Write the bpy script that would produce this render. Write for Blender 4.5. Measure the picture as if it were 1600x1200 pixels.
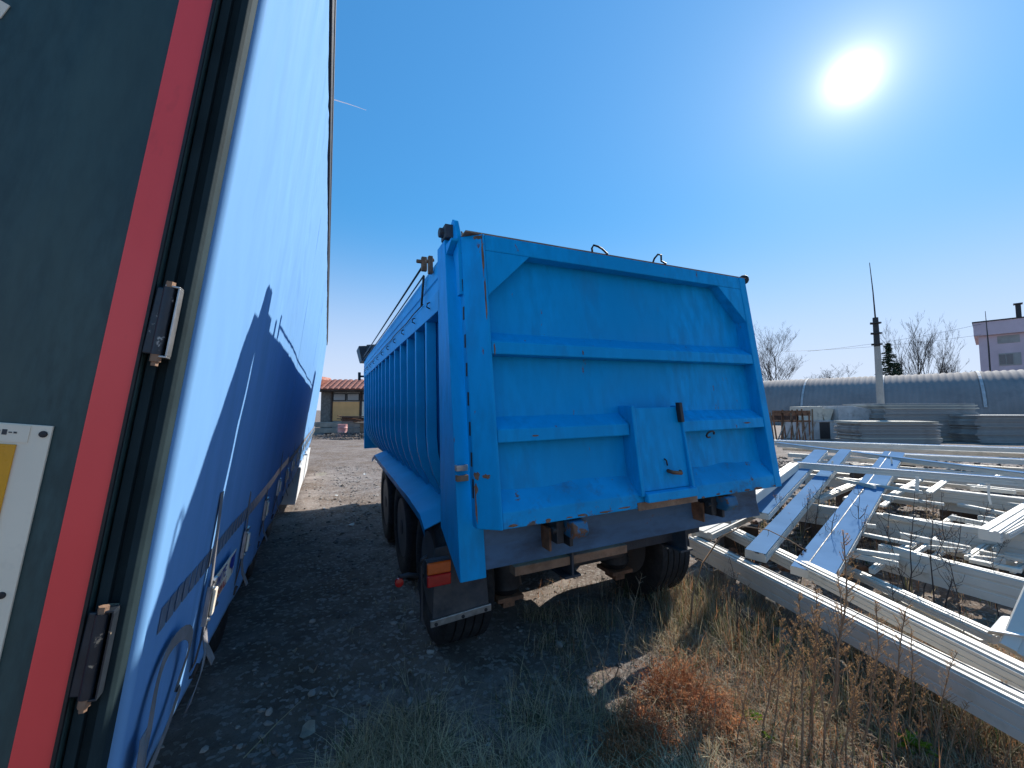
import bpy, bmesh, math, random
from mathutils import Vector, Matrix, noise as mnoise
R = math.radians
for o in list(bpy.data.objects): bpy.data.objects.remove(o)
scene = bpy.context.scene
COL = scene.collection

# ------------------------------------------------------------------ camera, sky, sun, exposure
CAM_H = 1.75; FPX = 629.0; PITCH = math.atan(40/629)
cd = bpy.data.cameras.new('camera'); cam = bpy.data.objects.new('camera', cd); COL.objects.link(cam)
cam.location = (0, 0, CAM_H); cam.rotation_euler = (math.pi/2+PITCH, 0, 0)
cd.sensor_width = 36; cd.lens = FPX/1600*36; cd.clip_start = .02; cd.clip_end = 6000
scene.camera = cam
SUN_EL, SUN_AZ = R(32.9), R(41.7)
SUND = Vector((math.cos(SUN_EL)*math.sin(SUN_AZ), math.cos(SUN_EL)*math.cos(SUN_AZ), math.sin(SUN_EL)))
w = bpy.data.worlds.new('World'); scene.world = w; w.use_nodes = True
nt = w.node_tree; nt.nodes.clear()
wo = nt.nodes.new('ShaderNodeOutputWorld'); bg = nt.nodes.new('ShaderNodeBackground')
sky = nt.nodes.new('ShaderNodeTexSky'); sky.sky_type = 'NISHITA'; sky.sun_disc = False
sky.sun_elevation = SUN_EL; sky.sun_rotation = SUN_AZ; sky.air_density = 1.0; sky.dust_density = .08; sky.ozone_density = 2.2; sky.altitude = 200
bg.inputs[1].default_value = .102
# even out the physical sky (a phone photograph holds sky and shade at once) and give it the clear blue of the day
lum = nt.nodes.new('ShaderNodeVectorMath'); lum.operation = 'DOT_PRODUCT'; lum.inputs[1].default_value = (.3, .5, .2); nt.links.new(sky.outputs[0], lum.inputs[0])
lm = nt.nodes.new('ShaderNodeMath'); lm.operation = 'MULTIPLY_ADD'; lm.inputs[1].default_value = .19; lm.inputs[2].default_value = .46; nt.links.new(lum.outputs['Value'], lm.inputs[0])
dv = nt.nodes.new('ShaderNodeVectorMath'); dv.operation = 'SCALE'; iv = nt.nodes.new('ShaderNodeMath'); iv.operation = 'DIVIDE'; iv.inputs[0].default_value = 1.0
nt.links.new(lm.outputs[0], iv.inputs[1]); nt.links.new(sky.outputs[0], dv.inputs[0]); nt.links.new(iv.outputs[0], dv.inputs['Scale'])
tn = nt.nodes.new('ShaderNodeVectorMath'); tn.operation = 'MULTIPLY'; tn.inputs[1].default_value = (.36, .94, 1.17); nt.links.new(dv.outputs[0], tn.inputs[0])
# pale haze low over the horizon, all the way round
tcs = nt.nodes.new('ShaderNodeTexCoord'); sx = nt.nodes.new('ShaderNodeSeparateXYZ'); nt.links.new(tcs.outputs['Generated'], sx.inputs[0])
hm = nt.nodes.new('ShaderNodeMapRange'); hm.interpolation_type = 'SMOOTHERSTEP'; hm.inputs['From Min'].default_value = -.05; hm.inputs['From Max'].default_value = .48; hm.inputs['To Min'].default_value = .80; hm.inputs['To Max'].default_value = 0
nt.links.new(sx.outputs['Z'], hm.inputs['Value'])
hx = nt.nodes.new('ShaderNodeMix'); hx.data_type = 'RGBA'; nt.links.new(hm.outputs[0], hx.inputs[0]); nt.links.new(tn.outputs[0], hx.inputs[6]); hx.inputs[7].default_value = (5.3, 5.4, 6.9, 1)
nt.links.new(hx.outputs[2], bg.inputs[0])
# the dazzling sun itself and its aureole: a function of the angle to the sun only
tc = nt.nodes.new('ShaderNodeTexCoord'); dt = nt.nodes.new('ShaderNodeVectorMath'); dt.operation = 'DOT_PRODUCT'
dt.inputs[1].default_value = SUND
nt.links.new(tc.outputs['Generated'], dt.inputs[0])
ac = nt.nodes.new('ShaderNodeMath'); ac.operation = 'ARCCOSINE'; nt.links.new(dt.outputs['Value'], ac.inputs[0])
def glow(sig, amp, pw=1.0):
    a = nt.nodes.new('ShaderNodeMath'); a.operation = 'DIVIDE'; a.inputs[1].default_value = R(sig); nt.links.new(ac.outputs[0], a.inputs[0])
    p = nt.nodes.new('ShaderNodeMath'); p.operation = 'POWER'; p.inputs[1].default_value = pw; nt.links.new(a.outputs[0], p.inputs[0])
    b = nt.nodes.new('ShaderNodeMath'); b.operation = 'MULTIPLY'; b.inputs[1].default_value = -1; nt.links.new(p.outputs[0], b.inputs[0])
    c = nt.nodes.new('ShaderNodeMath'); c.operation = 'EXPONENT'; nt.links.new(b.outputs[0], c.inputs[0])
    d = nt.nodes.new('ShaderNodeMath'); d.operation = 'MULTIPLY'; d.inputs[1].default_value = amp; nt.links.new(c.outputs[0], d.inputs[0])
    return d
g1 = glow(.95, 2.4, 1.0); g2 = glow(3.2, .34, 1.0); g3 = glow(15.0, .15, 1.0)
ga = nt.nodes.new('ShaderNodeMath'); ga.operation = 'ADD'; nt.links.new(g1.outputs[0], ga.inputs[0]); nt.links.new(g2.outputs[0], ga.inputs[1])
gb = nt.nodes.new('ShaderNodeMath'); gb.operation = 'ADD'; nt.links.new(ga.outputs[0], gb.inputs[0]); nt.links.new(g3.outputs[0], gb.inputs[1]); ga = gb
bg2 = nt.nodes.new('ShaderNodeBackground'); bg2.inputs[0].default_value = (1, .86, .82, 1); nt.links.new(ga.outputs[0], bg2.inputs[1])
ad = nt.nodes.new('ShaderNodeAddShader'); nt.links.new(bg.outputs[0], ad.inputs[0]); nt.links.new(bg2.outputs[0], ad.inputs[1])
nt.links.new(ad.outputs[0], wo.inputs[0])
sd = bpy.data.lights.new('sun', 'SUN'); sd.energy = 5.0; sd.angle = R(.55); sd.color = (1, .95, .87)
so = bpy.data.objects.new('sun', sd); COL.objects.link(so); so.rotation_euler = SUND.to_track_quat('Z', 'Y').to_euler(); so.location = (0, 0, 20)
vs = scene.view_settings; vs.view_transform = 'Standard'; vs.look = 'None'; vs.exposure = .58; vs.gamma = 1

# ------------------------------------------------------------------ helpers
def cray(px, py):
    x = (px-800)/FPX; y = -(py-600)/FPX; s, c = math.sin(PITCH), math.cos(PITCH)
    return Vector((x, c-y*s, s+y*c))
def atz(px, py, z=0.0):
    r = cray(px, py); return Vector((0, 0, CAM_H))+r*((z-CAM_H)/r.z)
def aty(px, py, y):
    r = cray(px, py); return Vector((0, 0, CAM_H))+r*(y/r.y)

class MB:
    def __init__(s): s.v = []; s.f = []; s.m = []
    def add(s, vs_, fs, mi=0):
        b = len(s.v); s.v += [tuple(p) for p in vs_]; s.f += [tuple(b+i for i in q) for q in fs]; s.m += [mi]*len(fs); return s
    def hexa(s, p, mi=0):
        return s.add(p, [(0,3,2,1),(4,5,6,7),(0,1,5,4),(1,2,6,5),(2,3,7,6),(3,0,4,7)], mi)
    def box(s, x0, x1, y0, y1, z0, z1, mi=0):
        return s.hexa([(x0,y0,z0),(x1,y0,z0),(x1,y1,z0),(x0,y1,z0),(x0,y0,z1),(x1,y0,z1),(x1,y1,z1),(x0,y1,z1)], mi)
    def prism(s, poly, axis, a0, a1, mi=0):
        def P(u, v, a): return {'x': (a,u,v), 'y': (u,a,v), 'z': (u,v,a)}[axis]
        n = len(poly)
        vs_ = [P(u,v,a0) for u,v in poly]+[P(u,v,a1) for u,v in poly]
        fs = [tuple(range(n))[::-1], tuple(range(n,2*n))]+[(i,(i+1)%n,n+(i+1)%n,n+i) for i in range(n)]
        return s.add(vs_, fs, mi)
    def loft(s, rings, caps=True, mi=0, closed=True):
        n = len(rings[0]); vs_ = [p for r in rings for p in r]; fs = []
        for k in range(len(rings)-1):
            for i in range(n if closed else n-1):
                j = (i+1) % n; fs.append((k*n+i, k*n+j, (k+1)*n+j, (k+1)*n+i))
        if caps and closed: fs += [tuple(range(n))[::-1], tuple(range((len(rings)-1)*n, len(rings)*n))]
        return s.add(vs_, fs, mi)
    def beam(s, p0, p1, prof, up=(0,0,1), mi=0):
        p0, p1 = Vector(p0), Vector(p1); d = (p1-p0).normalized(); sd_ = d.cross(Vector(up)).normalized(); u = sd_.cross(d)
        return s.loft([[p+sd_*a+u*b for a,b in prof] for p in (p0,p1)], True, mi)
    def bar(s, p0, p1, wd, h, up=(0,0,1), mi=0):
        return s.beam(p0, p1, [(-wd/2,-h/2),(wd/2,-h/2),(wd/2,h/2),(-wd/2,h/2)], up, mi)
    def tube(s, pts, rad, n=6, mi=0, caps=True):
        pts = [Vector(p) for p in pts]; rings = []
        if not isinstance(rad, (list, tuple)): rad = [rad]*len(pts)
        ref = Vector((.31,.17,.93))
        for i, p in enumerate(pts):
            d = (pts[min(i+1,len(pts)-1)]-pts[max(i-1,0)])
            if d.length < 1e-9: d = Vector((0,0,1))
            d.normalize(); a = d.cross(ref)
            if a.length < .1: a = d.cross(Vector((1,0,0)))
            a.normalize(); b = d.cross(a)
            rings.append([p+(a*math.cos(2*math.pi*k/n)+b*math.sin(2*math.pi*k/n))*rad[i] for k in range(n)])
        return s.loft(rings, caps, mi)
    def lathe(s, prof, c=(0,0,0), axis='x', n=32, mi=0):
        c = Vector(c); rings = []
        for r, h in prof:
            ring = []
            for k in range(n):
                a = 2*math.pi*k/n; u, v = r*math.cos(a), r*math.sin(a)
                ring.append(c+Vector({'x': (h,u,v), 'y': (u,h,v), 'z': (u,v,h)}[axis]))
            rings.append(ring)
        return s.loft(rings, True, mi)
    def ribbon(s, pts, wv, th=.003, mi=0):
        pts = [Vector(p) for p in pts]; wv = Vector(wv); rings = []
        for i, p in enumerate(pts):
            d = (pts[min(i+1,len(pts)-1)]-pts[max(i-1,0)]).normalized(); n_ = d.cross(wv).normalized()*th/2
            rings.append([p-wv/2-n_, p+wv/2-n_, p+wv/2+n_, p-wv/2+n_])
        return s.loft(rings, True, mi)
    def rock(s, c, r, rnd, sq=.7, mi=0, sub=0):
        t = (1+5**.5)/2
        iv = [(-1,t,0),(1,t,0),(-1,-t,0),(1,-t,0),(0,-1,t),(0,1,t),(0,-1,-t),(0,1,-t),(t,0,-1),(t,0,1),(-t,0,-1),(-t,0,1)]
        fs = [(0,11,5),(0,5,1),(0,1,7),(0,7,10),(0,10,11),(1,5,9),(5,11,4),(11,10,2),(10,7,6),(7,1,8),(3,9,4),(3,4,2),(3,2,6),(3,6,8),(3,8,9),(4,9,5),(2,4,11),(6,2,10),(8,6,7),(9,8,1)]
        e = Matrix.Rotation(rnd.random()*6.3, 3, 'Z') @ Matrix.Rotation(rnd.random()*6.3, 3, 'X')
        sx, sy = rnd.uniform(.7,1.3), rnd.uniform(.7,1.3); out = []
        for p in iv:
            q = e @ (Vector(p).normalized()*rnd.uniform(.75,1.2)); out.append(Vector(c)+Vector((q.x*r*sx, q.y*r*sy, q.z*r*sq)))
        return s.add(out, fs, mi)
    def build(s, name, mats, parent=None, smooth=False, bevel=0, seg=2, recalc=True):
        me = bpy.data.meshes.new(name); me.from_pydata(s.v, [], s.f)
        if not isinstance(mats, (list, tuple)): mats = [mats]
        for m_ in mats: me.materials.append(m_)
        me.polygons.foreach_set('material_index', s.m)
        if recalc:
            bm = bmesh.new(); bm.from_mesh(me); bmesh.ops.recalc_face_normals(bm, faces=bm.faces); bm.to_mesh(me); bm.free()
        if smooth:
            me.polygons.foreach_set('use_smooth', [True]*len(me.polygons))
        o = bpy.data.objects.new(name, me); COL.objects.link(o); o.parent = parent
        if smooth == 'auto':
            try: me.set_sharp_from_angle(angle=R(40))
            except Exception: pass
        if bevel:
            b = o.modifiers.new('bevel', 'BEVEL'); b.width = bevel; b.segments = seg; b.limit_method = 'ANGLE'; b.angle_limit = R(35)
        return o
def tag(o, label=None, cat=None, group=None, kind=None):
    for k, v in (('label', label), ('category', cat), ('group', group), ('kind', kind)):
        if v: o[k] = v
    return o
def empty(name, loc=(0,0,0), rot=(0,0,0), label=None, cat=None, group=None):
    o = bpy.data.objects.new(name, None); COL.objects.link(o); o.location = loc; o.rotation_euler = rot; o.empty_display_size = .1
    return tag(o, label, cat, group)
def inst(src, parent, loc=(0,0,0), rot=(0,0,0), scale=None, name=None):
    c = src.copy(); COL.objects.link(c); c.parent = parent; c.location = loc; c.rotation_euler = rot
    if scale: c.scale = scale
    return c
def copy_tree(o, parent=None):
    c = o.copy(); COL.objects.link(c); c.parent = parent
    for ch in list(o.children): copy_tree(ch, c)
    return c

# ------------------------------------------------------------------ materials
def nodes(m): return m.node_tree.nodes, m.node_tree.links
def PB(name, col, rough=.6, metal=0, var=.18, scale=5, bump=.0, bscale=60, stretch=(1,1,1),
       rust=0, rscale=7, rcol=(.16,.055,.02), dirt=0, dcol=(.09,.075,.06), dscale=2.5, spec=.5, trans=0, coat=0, fine=0):
    m = bpy.data.materials.new(name); m.use_nodes = True; N, K = nodes(m); p = N['Principled BSDF']
    p.inputs['Roughness'].default_value = rough; p.inputs['Metallic'].default_value = metal; p.inputs['Specular IOR Level'].default_value = spec
    if coat: p.inputs['Coat Weight'].default_value = coat; p.inputs['Coat Roughness'].default_value = .15
    t = N.new('ShaderNodeTexCoord'); mp = N.new('ShaderNodeMapping'); mp.inputs['Scale'].default_value = stretch
    K.new(t.outputs['Object'], mp.inputs[0])
    def nz(sc, det=4, ro=.6):
        n = N.new('ShaderNodeTexNoise'); n.inputs['Scale'].default_value = sc; n.inputs['Detail'].default_value = det; n.inputs['Roughness'].default_value = ro
        K.new(mp.outputs[0], n.inputs['Vector']); return n
    def ramp(src, a, b):
        r_ = N.new('ShaderNodeMapRange'); r_.inputs['From Min'].default_value = a; r_.inputs['From Max'].default_value = b; r_.clamp = True
        K.new(src, r_.inputs['Value']); return r_.outputs[0]
    def mix(f, a, b):
        x = N.new('ShaderNodeMix'); x.data_type = 'RGBA'
        if isinstance(f, (int, float)): x.inputs[0].default_value = f
        else: K.new(f, x.inputs[0])
        for s_, q in ((6, a), (7, b)):
            if isinstance(q, tuple): x.inputs[s_].default_value = (*q[:3], 1)
            else: K.new(q, x.inputs[s_])
        return x.outputs[2]
    lo = tuple(max(0, c*(1-var)) for c in col); hi = tuple(min(1, c*(1+var)) for c in col)
    c = mix(ramp(nz(scale).outputs[0], .3, .7), lo, hi)
    if fine: c = mix(ramp(nz(bscale*2, 3).outputs[0], .35, .65), c, tuple(q*(1-fine) for q in col))
    if dirt: c = mix(ramp(nz(dscale, 6, .7).outputs[0], .62-dirt*.3, .8-dirt*.2), c, dcol)
    if rust:
        rn = ramp(nz(rscale, 8, .75).outputs[0], .74-rust*.3, .78-rust*.3)
        c = mix(rn, c, rcol)
        rr = N.new('ShaderNodeMapRange'); rr.inputs['To Min'].default_value = rough; rr.inputs['To Max'].default_value = .9; K.new(rn, rr.inputs['Value']); K.new(rr.outputs[0], p.inputs['Roughness'])
    else:
        rr = N.new('ShaderNodeMapRange'); rr.inputs['From Min'].default_value = .3; rr.inputs['From Max'].default_value = .7
        rr.inputs['To Min'].default_value = max(.03, rough*.8); rr.inputs['To Max'].default_value = min(1, rough*1.2)
        K.new(nz(scale*2.3).outputs[0], rr.inputs['Value']); K.new(rr.outputs[0], p.inputs['Roughness'])
    K.new(c, p.inputs['Base Color'])
    if bump:
        b = N.new('ShaderNodeBump'); b.inputs['Strength'].default_value = bump; b.inputs['Distance'].default_value = .02
        K.new(nz(bscale, 5).outputs[0], b.inputs['Height']); K.new(b.outputs[0], p.inputs['Normal'])
    if trans:
        tr = N.new('ShaderNodeBsdfTranslucent'); K.new(c, tr.inputs[0]); mx = N.new('ShaderNodeMixShader'); mx.inputs[0].default_value = trans
        K.new(p.outputs[0], mx.inputs[1]); K.new(tr.outputs[0], mx.inputs[2]); K.new(mx.outputs[0], N['Material Output'].inputs[0])
    return m
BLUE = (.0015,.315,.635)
m_blue = PB('blue_paint', BLUE, .5, spec=.12, var=.13, scale=1.1, bump=.04, bscale=9, rust=.30, rscale=11, dirt=.36, dcol=(.008,.245,.49), dscale=4.5, stretch=(1,1,.28), fine=.12)
m_blue2 = PB('blue_paint_worn', (.008,.30,.59), .55, spec=.12, var=.2, scale=3, bump=.05, bscale=14, rust=.47, rscale=9, rcol=(.14,.10,.08), dirt=.35, dcol=(.04,.13,.22), dscale=5)
m_trough = PB('blue_paint_shade_darkened', (.001,.075,.21), .6, spec=.08, var=.15, scale=2, bump=.04, bscale=8, rust=.25, dirt=.35, dcol=(.002,.06,.17), dscale=3, stretch=(1,1,.4))  # body blue darkened: shade of the recesses between the ribs put into the colour
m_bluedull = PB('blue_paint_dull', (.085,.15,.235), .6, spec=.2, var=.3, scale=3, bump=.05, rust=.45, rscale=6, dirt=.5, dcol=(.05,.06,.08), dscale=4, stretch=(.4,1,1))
m_bluepale = PB('blue_paint_faded', (.010,.33,.62), .5, spec=.15, var=.15, scale=2.5, bump=.04, rust=.12, dirt=.2, dcol=(.015,.33,.60), dscale=4)
m_latch = PB('rusty_blue_paint', (.02,.12,.22), .6, var=.3, scale=6, bump=.1, rust=.75, rscale=9, rcol=(.17,.08,.045))
m_rust = PB('rusty_steel', (.20,.095,.05), .85, var=.45, scale=12, bump=.3, bscale=60, dirt=.3, dcol=(.05,.03,.02), dscale=9)
m_rustlight = PB('rusty_primer', (.26,.15,.09), .8, var=.3, scale=8, bump=.2, dirt=.3, dcol=(.12,.06,.03), dscale=6)
m_dark = PB('dark_steel', (.018,.018,.02), .55, var=.3, scale=6, bump=.1, dirt=.25, dcol=(.05,.045,.04))
m_tyre = PB('tyre_rubber', (.013,.013,.014), .85, var=.3, scale=9, bump=.15, bscale=70, dirt=.4, dcol=(.035,.032,.03), dscale=4)
m_rim = PB('wheel_rim', (.12,.12,.125), .6, .3, var=.3, bump=.1, rust=.3, dirt=.4)
m_chassis = PB('chassis_steel', (.03,.032,.038), .65, var=.4, scale=5, bump=.15, rust=.28, dirt=.3)
m_steel = PB('galvanised_steel', (.42,.42,.41), .38, .85, var=.25, scale=25, bump=.06, rust=.1, rscale=30)
m_black = PB('black_rubber', (.012,.012,.013), .6, var=.3, scale=20)
m_amber = PB('amber_lens', (.55,.09,.008), .2, var=.15, scale=20, coat=.4, dirt=.3, dcol=(.1,.05,.03))
m_redlens = PB('red_lens', (.42,.012,.012), .2, var=.15, scale=20, coat=.4, dirt=.25, dcol=(.08,.03,.03))
m_flap = PB('mud_flap', (.04,.042,.047), .75, var=.35, scale=5, dirt=.5, dcol=(.10,.09,.08), dscale=4)
m_door = PB('dark_green_door', (.034,.070,.070), .45, spec=.4, var=.4, scale=2.2, bump=.05, bscale=40, dirt=.45, dcol=(.05,.088,.08), dscale=3.5, stretch=(1,1,.25), fine=.25)
m_post = PB('dark_post', (.018,.032,.036), .75, spec=.12, var=.35, scale=4, bump=.06, rust=.06, rscale=40, rcol=(.4,.38,.33))
m_red = PB('red_stripe', (1.0,.075,.07), .38, var=.14, scale=3, bump=.02, dirt=.12, dcol=(.3,.03,.03), stretch=(1,1,.4))
m_plate = PB('white_plate', (.80,.70,.54), .5, var=.06, scale=6, dirt=.15, dcol=(.35,.32,.27))
m_yellow = PB('yellow_reflector', (.75,.33,.01), .3, var=.1, scale=10)
m_web = PB('grey_webbing', (.19,.18,.18), .85, var=.25, scale=14, bump=.3, bscale=240, dirt=.3)
m_tape = PB('reflective_tape', (.16,.2,.26), .4, .1, var=.2, scale=30)
m_white = PB('white_gloss', (.72,.72,.70), .4, var=.08, scale=5, dirt=.25, dcol=(.45,.42,.36))
m_pvc = PB('white_profile', (.58,.545,.48), .5, spec=.3, var=.06, scale=3, dirt=.22, dcol=(.42,.40,.34), dscale=4, bump=.02)
m_pvcside = PB('white_profile_inner', (.60,.58,.52), .5, var=.08, scale=3, dirt=.3, dcol=(.38,.34,.27), dscale=3)
m_film = PB('blue_protective_film', (.13,.225,.36), .8, spec=.0, var=.10, scale=2, bump=.02, bscale=20)
m_gasket = PB('grey_gasket', (.06,.06,.06), .6)
m_concrete = PB('concrete', (.44,.44,.43), .85, var=.2, scale=2, bump=.2, bscale=30, dirt=.3, dcol=(.2,.19,.17))
m_slab = PB('concrete_slab', (.34,.33,.31), .9, var=.3, scale=1.5, bump=.2, bscale=20, dirt=.45, dcol=(.18,.18,.17))
m_slabl = PB('concrete_slab_pale', (.52,.48,.39), .9, var=.2, scale=1.5, bump=.2, bscale=20, dirt=.3, dcol=(.16,.15,.13))
m_hangar = PB('weathered_corrugated_steel', (.28,.255,.24), .85, 0, spec=.1, var=.14, scale=.25, dirt=.3, dcol=(.19,.175,.17), dscale=.35, rust=.2, rscale=.5)
m_stone = PB('rubble_stone', (.17,.155,.135), .9, var=.35, scale=7, bump=.4, bscale=30)
m_pole = PB('concrete_pole', (.36,.345,.31), .85, var=.15, scale=1.5, bump=.1)
m_pinkwall = PB('pink_plaster', (.60,.48,.52), .9, var=.1, scale=.4)
m_glass = PB('window_glass', (.05,.06,.075), .1, var=.2, scale=.6, spec=.8)
m_bark = PB('bare_bark', (.085,.07,.058), .9, var=.3, scale=3)
m_spruce = PB('spruce_needles', (.022,.045,.022), .8, var=.4, scale=2)
m_tilered = PB('red_roof_tiles', (.34,.13,.09), .8, var=.3, scale=2.2, bump=.2, dirt=.3, dcol=(.2,.07,.05))
m_ochre = PB('ochre_wall', (.78,.43,.17), .9, var=.1, scale=1.2)
m_greywall = PB('grey_wall', (.34,.33,.31), .9, var=.15, scale=1)
m_wood = PB('old_wood', (.17,.12,.08), .85, var=.4, scale=3, stretch=(1,1,6), bump=.2)
m_wooddark = PB('dark_timber', (.06,.042,.032), .85, var=.5, scale=3, bump=.2)
m_sleeper = PB('grey_beam', (.26,.24,.20), .9, var=.3, scale=2, bump=.2)
m_barrel = PB('faded_pink_drum', (.55,.26,.24), .6, var=.3, scale=4, rust=.25, rscale=4)
m_straw = PB('dry_straw', (.50,.41,.24), .8, var=.35, scale=1.7, trans=.25)
m_straw2 = PB('grey_straw', (.34,.27,.18), .85, var=.4, scale=2.1, trans=.2)
m_green = PB('grass_green', (.07,.10,.03), .7, var=.4, scale=2, trans=.3)
m_redweed = PB('red_brown_weed', (.47,.22,.10), .85, var=.4, scale=9, trans=.4)
m_stalk = PB('dry_stalk', (.27,.17,.10), .85, var=.35, scale=9)
m_darkstalk = PB('dark_stalk', (.06,.045,.04), .85, var=.35, scale=9)
m_seed = PB('dry_seed_head', (.46,.27,.12), .9, var=.4, scale=20, trans=.5)
m_leaf = PB('green_leaf', (.16,.27,.02), .6, spec=.25, var=.4, scale=14, trans=.35)
m_deadleaf = PB('dead_leaf', (.36,.31,.24), .8, var=.3, scale=9, trans=.2)
m_paper = PB('dirty_paper', (.58,.57,.53), .8, var=.12, scale=7)
m_pebble = PB('pebbles', (.15,.13,.115), .9, var=.45, scale=3.1, bump=.2)
m_pebblel = PB('pale_pebbles', (.30,.28,.25), .9, var=.3, scale=3.1)

# curtain: pale blue tarpaulin
def curtain_mat():
    m = PB('pale_blue_tarpaulin', (.225,.46,.78), .75, spec=.08, trans=.30, var=.06, scale=1.3, bump=.08, bscale=5, dirt=.38, dcol=(.19,.40,.68), dscale=2.2, stretch=(1,2.2,.5), fine=.04)
    return m
m_curtain = curtain_mat()

# ground material
def ground_mat():
    m = bpy.data.materials.new('dirt_and_gravel'); m.use_nodes = True; N, K = nodes(m); p = N['Principled BSDF']; p.inputs['Roughness'].default_value = .95; p.inputs['Specular IOR Level'].default_value = .2
    t = N.new('ShaderNodeTexCoord')
    def nz(sc, det=6, ro=.65):
        n = N.new('ShaderNodeTexNoise'); n.inputs['Scale'].default_value = sc; n.inputs['Detail'].default_value = det; n.inputs['Roughness'].default_value = ro; K.new(t.outputs['Object'], n.inputs['Vector']); return n.outputs[0]
    def rm(s_, a, b):
        r_ = N.new('ShaderNodeMapRange'); r_.inputs['From Min'].default_value = a; r_.inputs['From Max'].default_value = b; K.new(s_, r_.inputs['Value']); return r_.outputs[0]
    def mx(f, a, b):
        x = N.new('ShaderNodeMix'); x.data_type = 'RGBA'; K.new(f, x.inputs[0])
        for s_, q in ((6, a), (7, b)):
            if isinstance(q, tuple): x.inputs[s_].default_value = (*q, 1)
            else: K.new(q, x.inputs[s_])
        return x.outputs[2]
    c = mx(rm(nz(.35), .35, .65), (.170,.130,.108), (.315,.265,.232))
    c = mx(rm(nz(.9), .45, .62), c, (.175,.125,.090))
    c = mx(rm(nz(3.2), .42, .7), c, (.115,.085,.068))
    v = N.new('ShaderNodeTexVoronoi'); v.inputs['Scale'].default_value = 38; K.new(t.outputs['Object'], v.inputs['Vector'])
    hs = N.new('ShaderNodeSeparateColor'); K.new(v.outputs['Color'], hs.inputs[0])
    c = mx(rm(hs.outputs[0], .72, .95), c, (.31,.28,.25))
    c = mx(rm(nz(90, 3), .55, .75), c, (.10,.085,.07))
    K.new(c, p.inputs['Base Color'])
    b = N.new('ShaderNodeBump'); b.inputs['Strength'].default_value = .7; b.inputs['Distance'].default_value = .03; K.new(nz(16, 8, .75), b.inputs['Height']); K.new(b.outputs[0], p.inputs['Normal'])
    return m
m_ground = ground_mat()

# ------------------------------------------------------------------ ground
def gz(x, y):
    d = math.hypot(x-.7, y-3)
    a = min(1, max(.0, 1.6-d/40))
    z = .030*mnoise.noise((x*.8, y*.8, 1.3))+.014*mnoise.noise((x*3.1, y*3.1, 4.7))+.006*mnoise.noise((x*9, y*9, 2.2))
    if d > 14: z += .10*mnoise.noise((x*.11, y*.11, 7.7))*min(1, (d-14)/15)
    return z*max(a, .3)
def make_ground():
    n = 330; k = 1.5; T_ = math.asinh(900/k)
    xs = [.8+k*math.sinh(-T_+2*T_*i/n) for i in range(n+1)]; ys = [2.6+k*math.sinh(-T_+2*T_*i/n) for i in range(n+1)]
    vs_ = [(x, y, gz(x, y)) for y in ys for x in xs]
    fs = [(j*(n+1)+i, j*(n+1)+i+1, (j+1)*(n+1)+i+1, (j+1)*(n+1)+i) for j in range(n) for i in range(n)]
    o = MB().add(vs_, fs).build('ground', m_ground, smooth=True, recalc=False)
    tag(o, 'bare yard of trodden dirt and gravel', 'ground', kind='structure')
make_ground()

# ------------------------------------------------------------------ wheel builder (axis x, centred)
def wheel_parts(width, r=.5, rim=.29):
    h = width/2; pr = [(rim, -h*.82), (rim+.03, -h*.95), (r*.80, -h), (r*.93, -h*.97), (r*.985, -h*.86)]
    ng = 4
    for g in range(ng+1):
        a = -h*.86+(2*h*.86)*(g+.0)/(ng+1)+.006; b = -h*.86+(2*h*.86)*(g+1)/(ng+1)-.006
        pr += [(r, a), (r, b)]
        if g < ng: pr += [(r-.016, b+.002), (r-.016, b+.010)]
    pr += [(r*.985, h*.86), (r*.93, h*.97), (r*.80, h), (rim+.03, h*.95), (rim, h*.82)]
    ty = MB().lathe(pr, n=48)
    ri = MB().lathe([(rim+.012, -h*.9), (rim-.02, -h*.86), (rim-.03, -h*.35), (.2, -h*.3), (.12, -h*.42), (.12, -h*.2), (.12, h*.2), (rim-.03, h*.35), (rim-.02, h*.86), (rim+.012, h*.9)], n=32)
    hb = MB().lathe([(.01, -h*.95), (.075, -h*.93), (.085, -h*.5), (.085, h*.5), (.075, h*.93), (.01, h*.95)], n=16)
    for k in range(10):
        a = 2*math.pi*k/10
        for s_ in (-1, 1): hb.lathe([(.013, s_*h*.3), (.013, s_*h*.48)], (0, .15*math.cos(a), .15*math.sin(a)), n=6)
    return ty, ri, hb
_wp = {}
def add_wheel(parent, loc, width, r=.5, rot=(0,0,0)):
    key = (width, r)
    wm = empty('wheel', loc, rot); wm.parent = parent
    if key not in _wp:
        t_, r_, h_ = wheel_parts(width, r)
        _wp[key] = (t_.build('tyre', m_tyre, wm, smooth='auto'), r_.build('rim', m_rim, wm, smooth='auto'), h_.build('hub', m_chassis, wm, smooth='auto'))
    else:
        for q in _wp[key]: inst(q, wm)
    return wm

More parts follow.
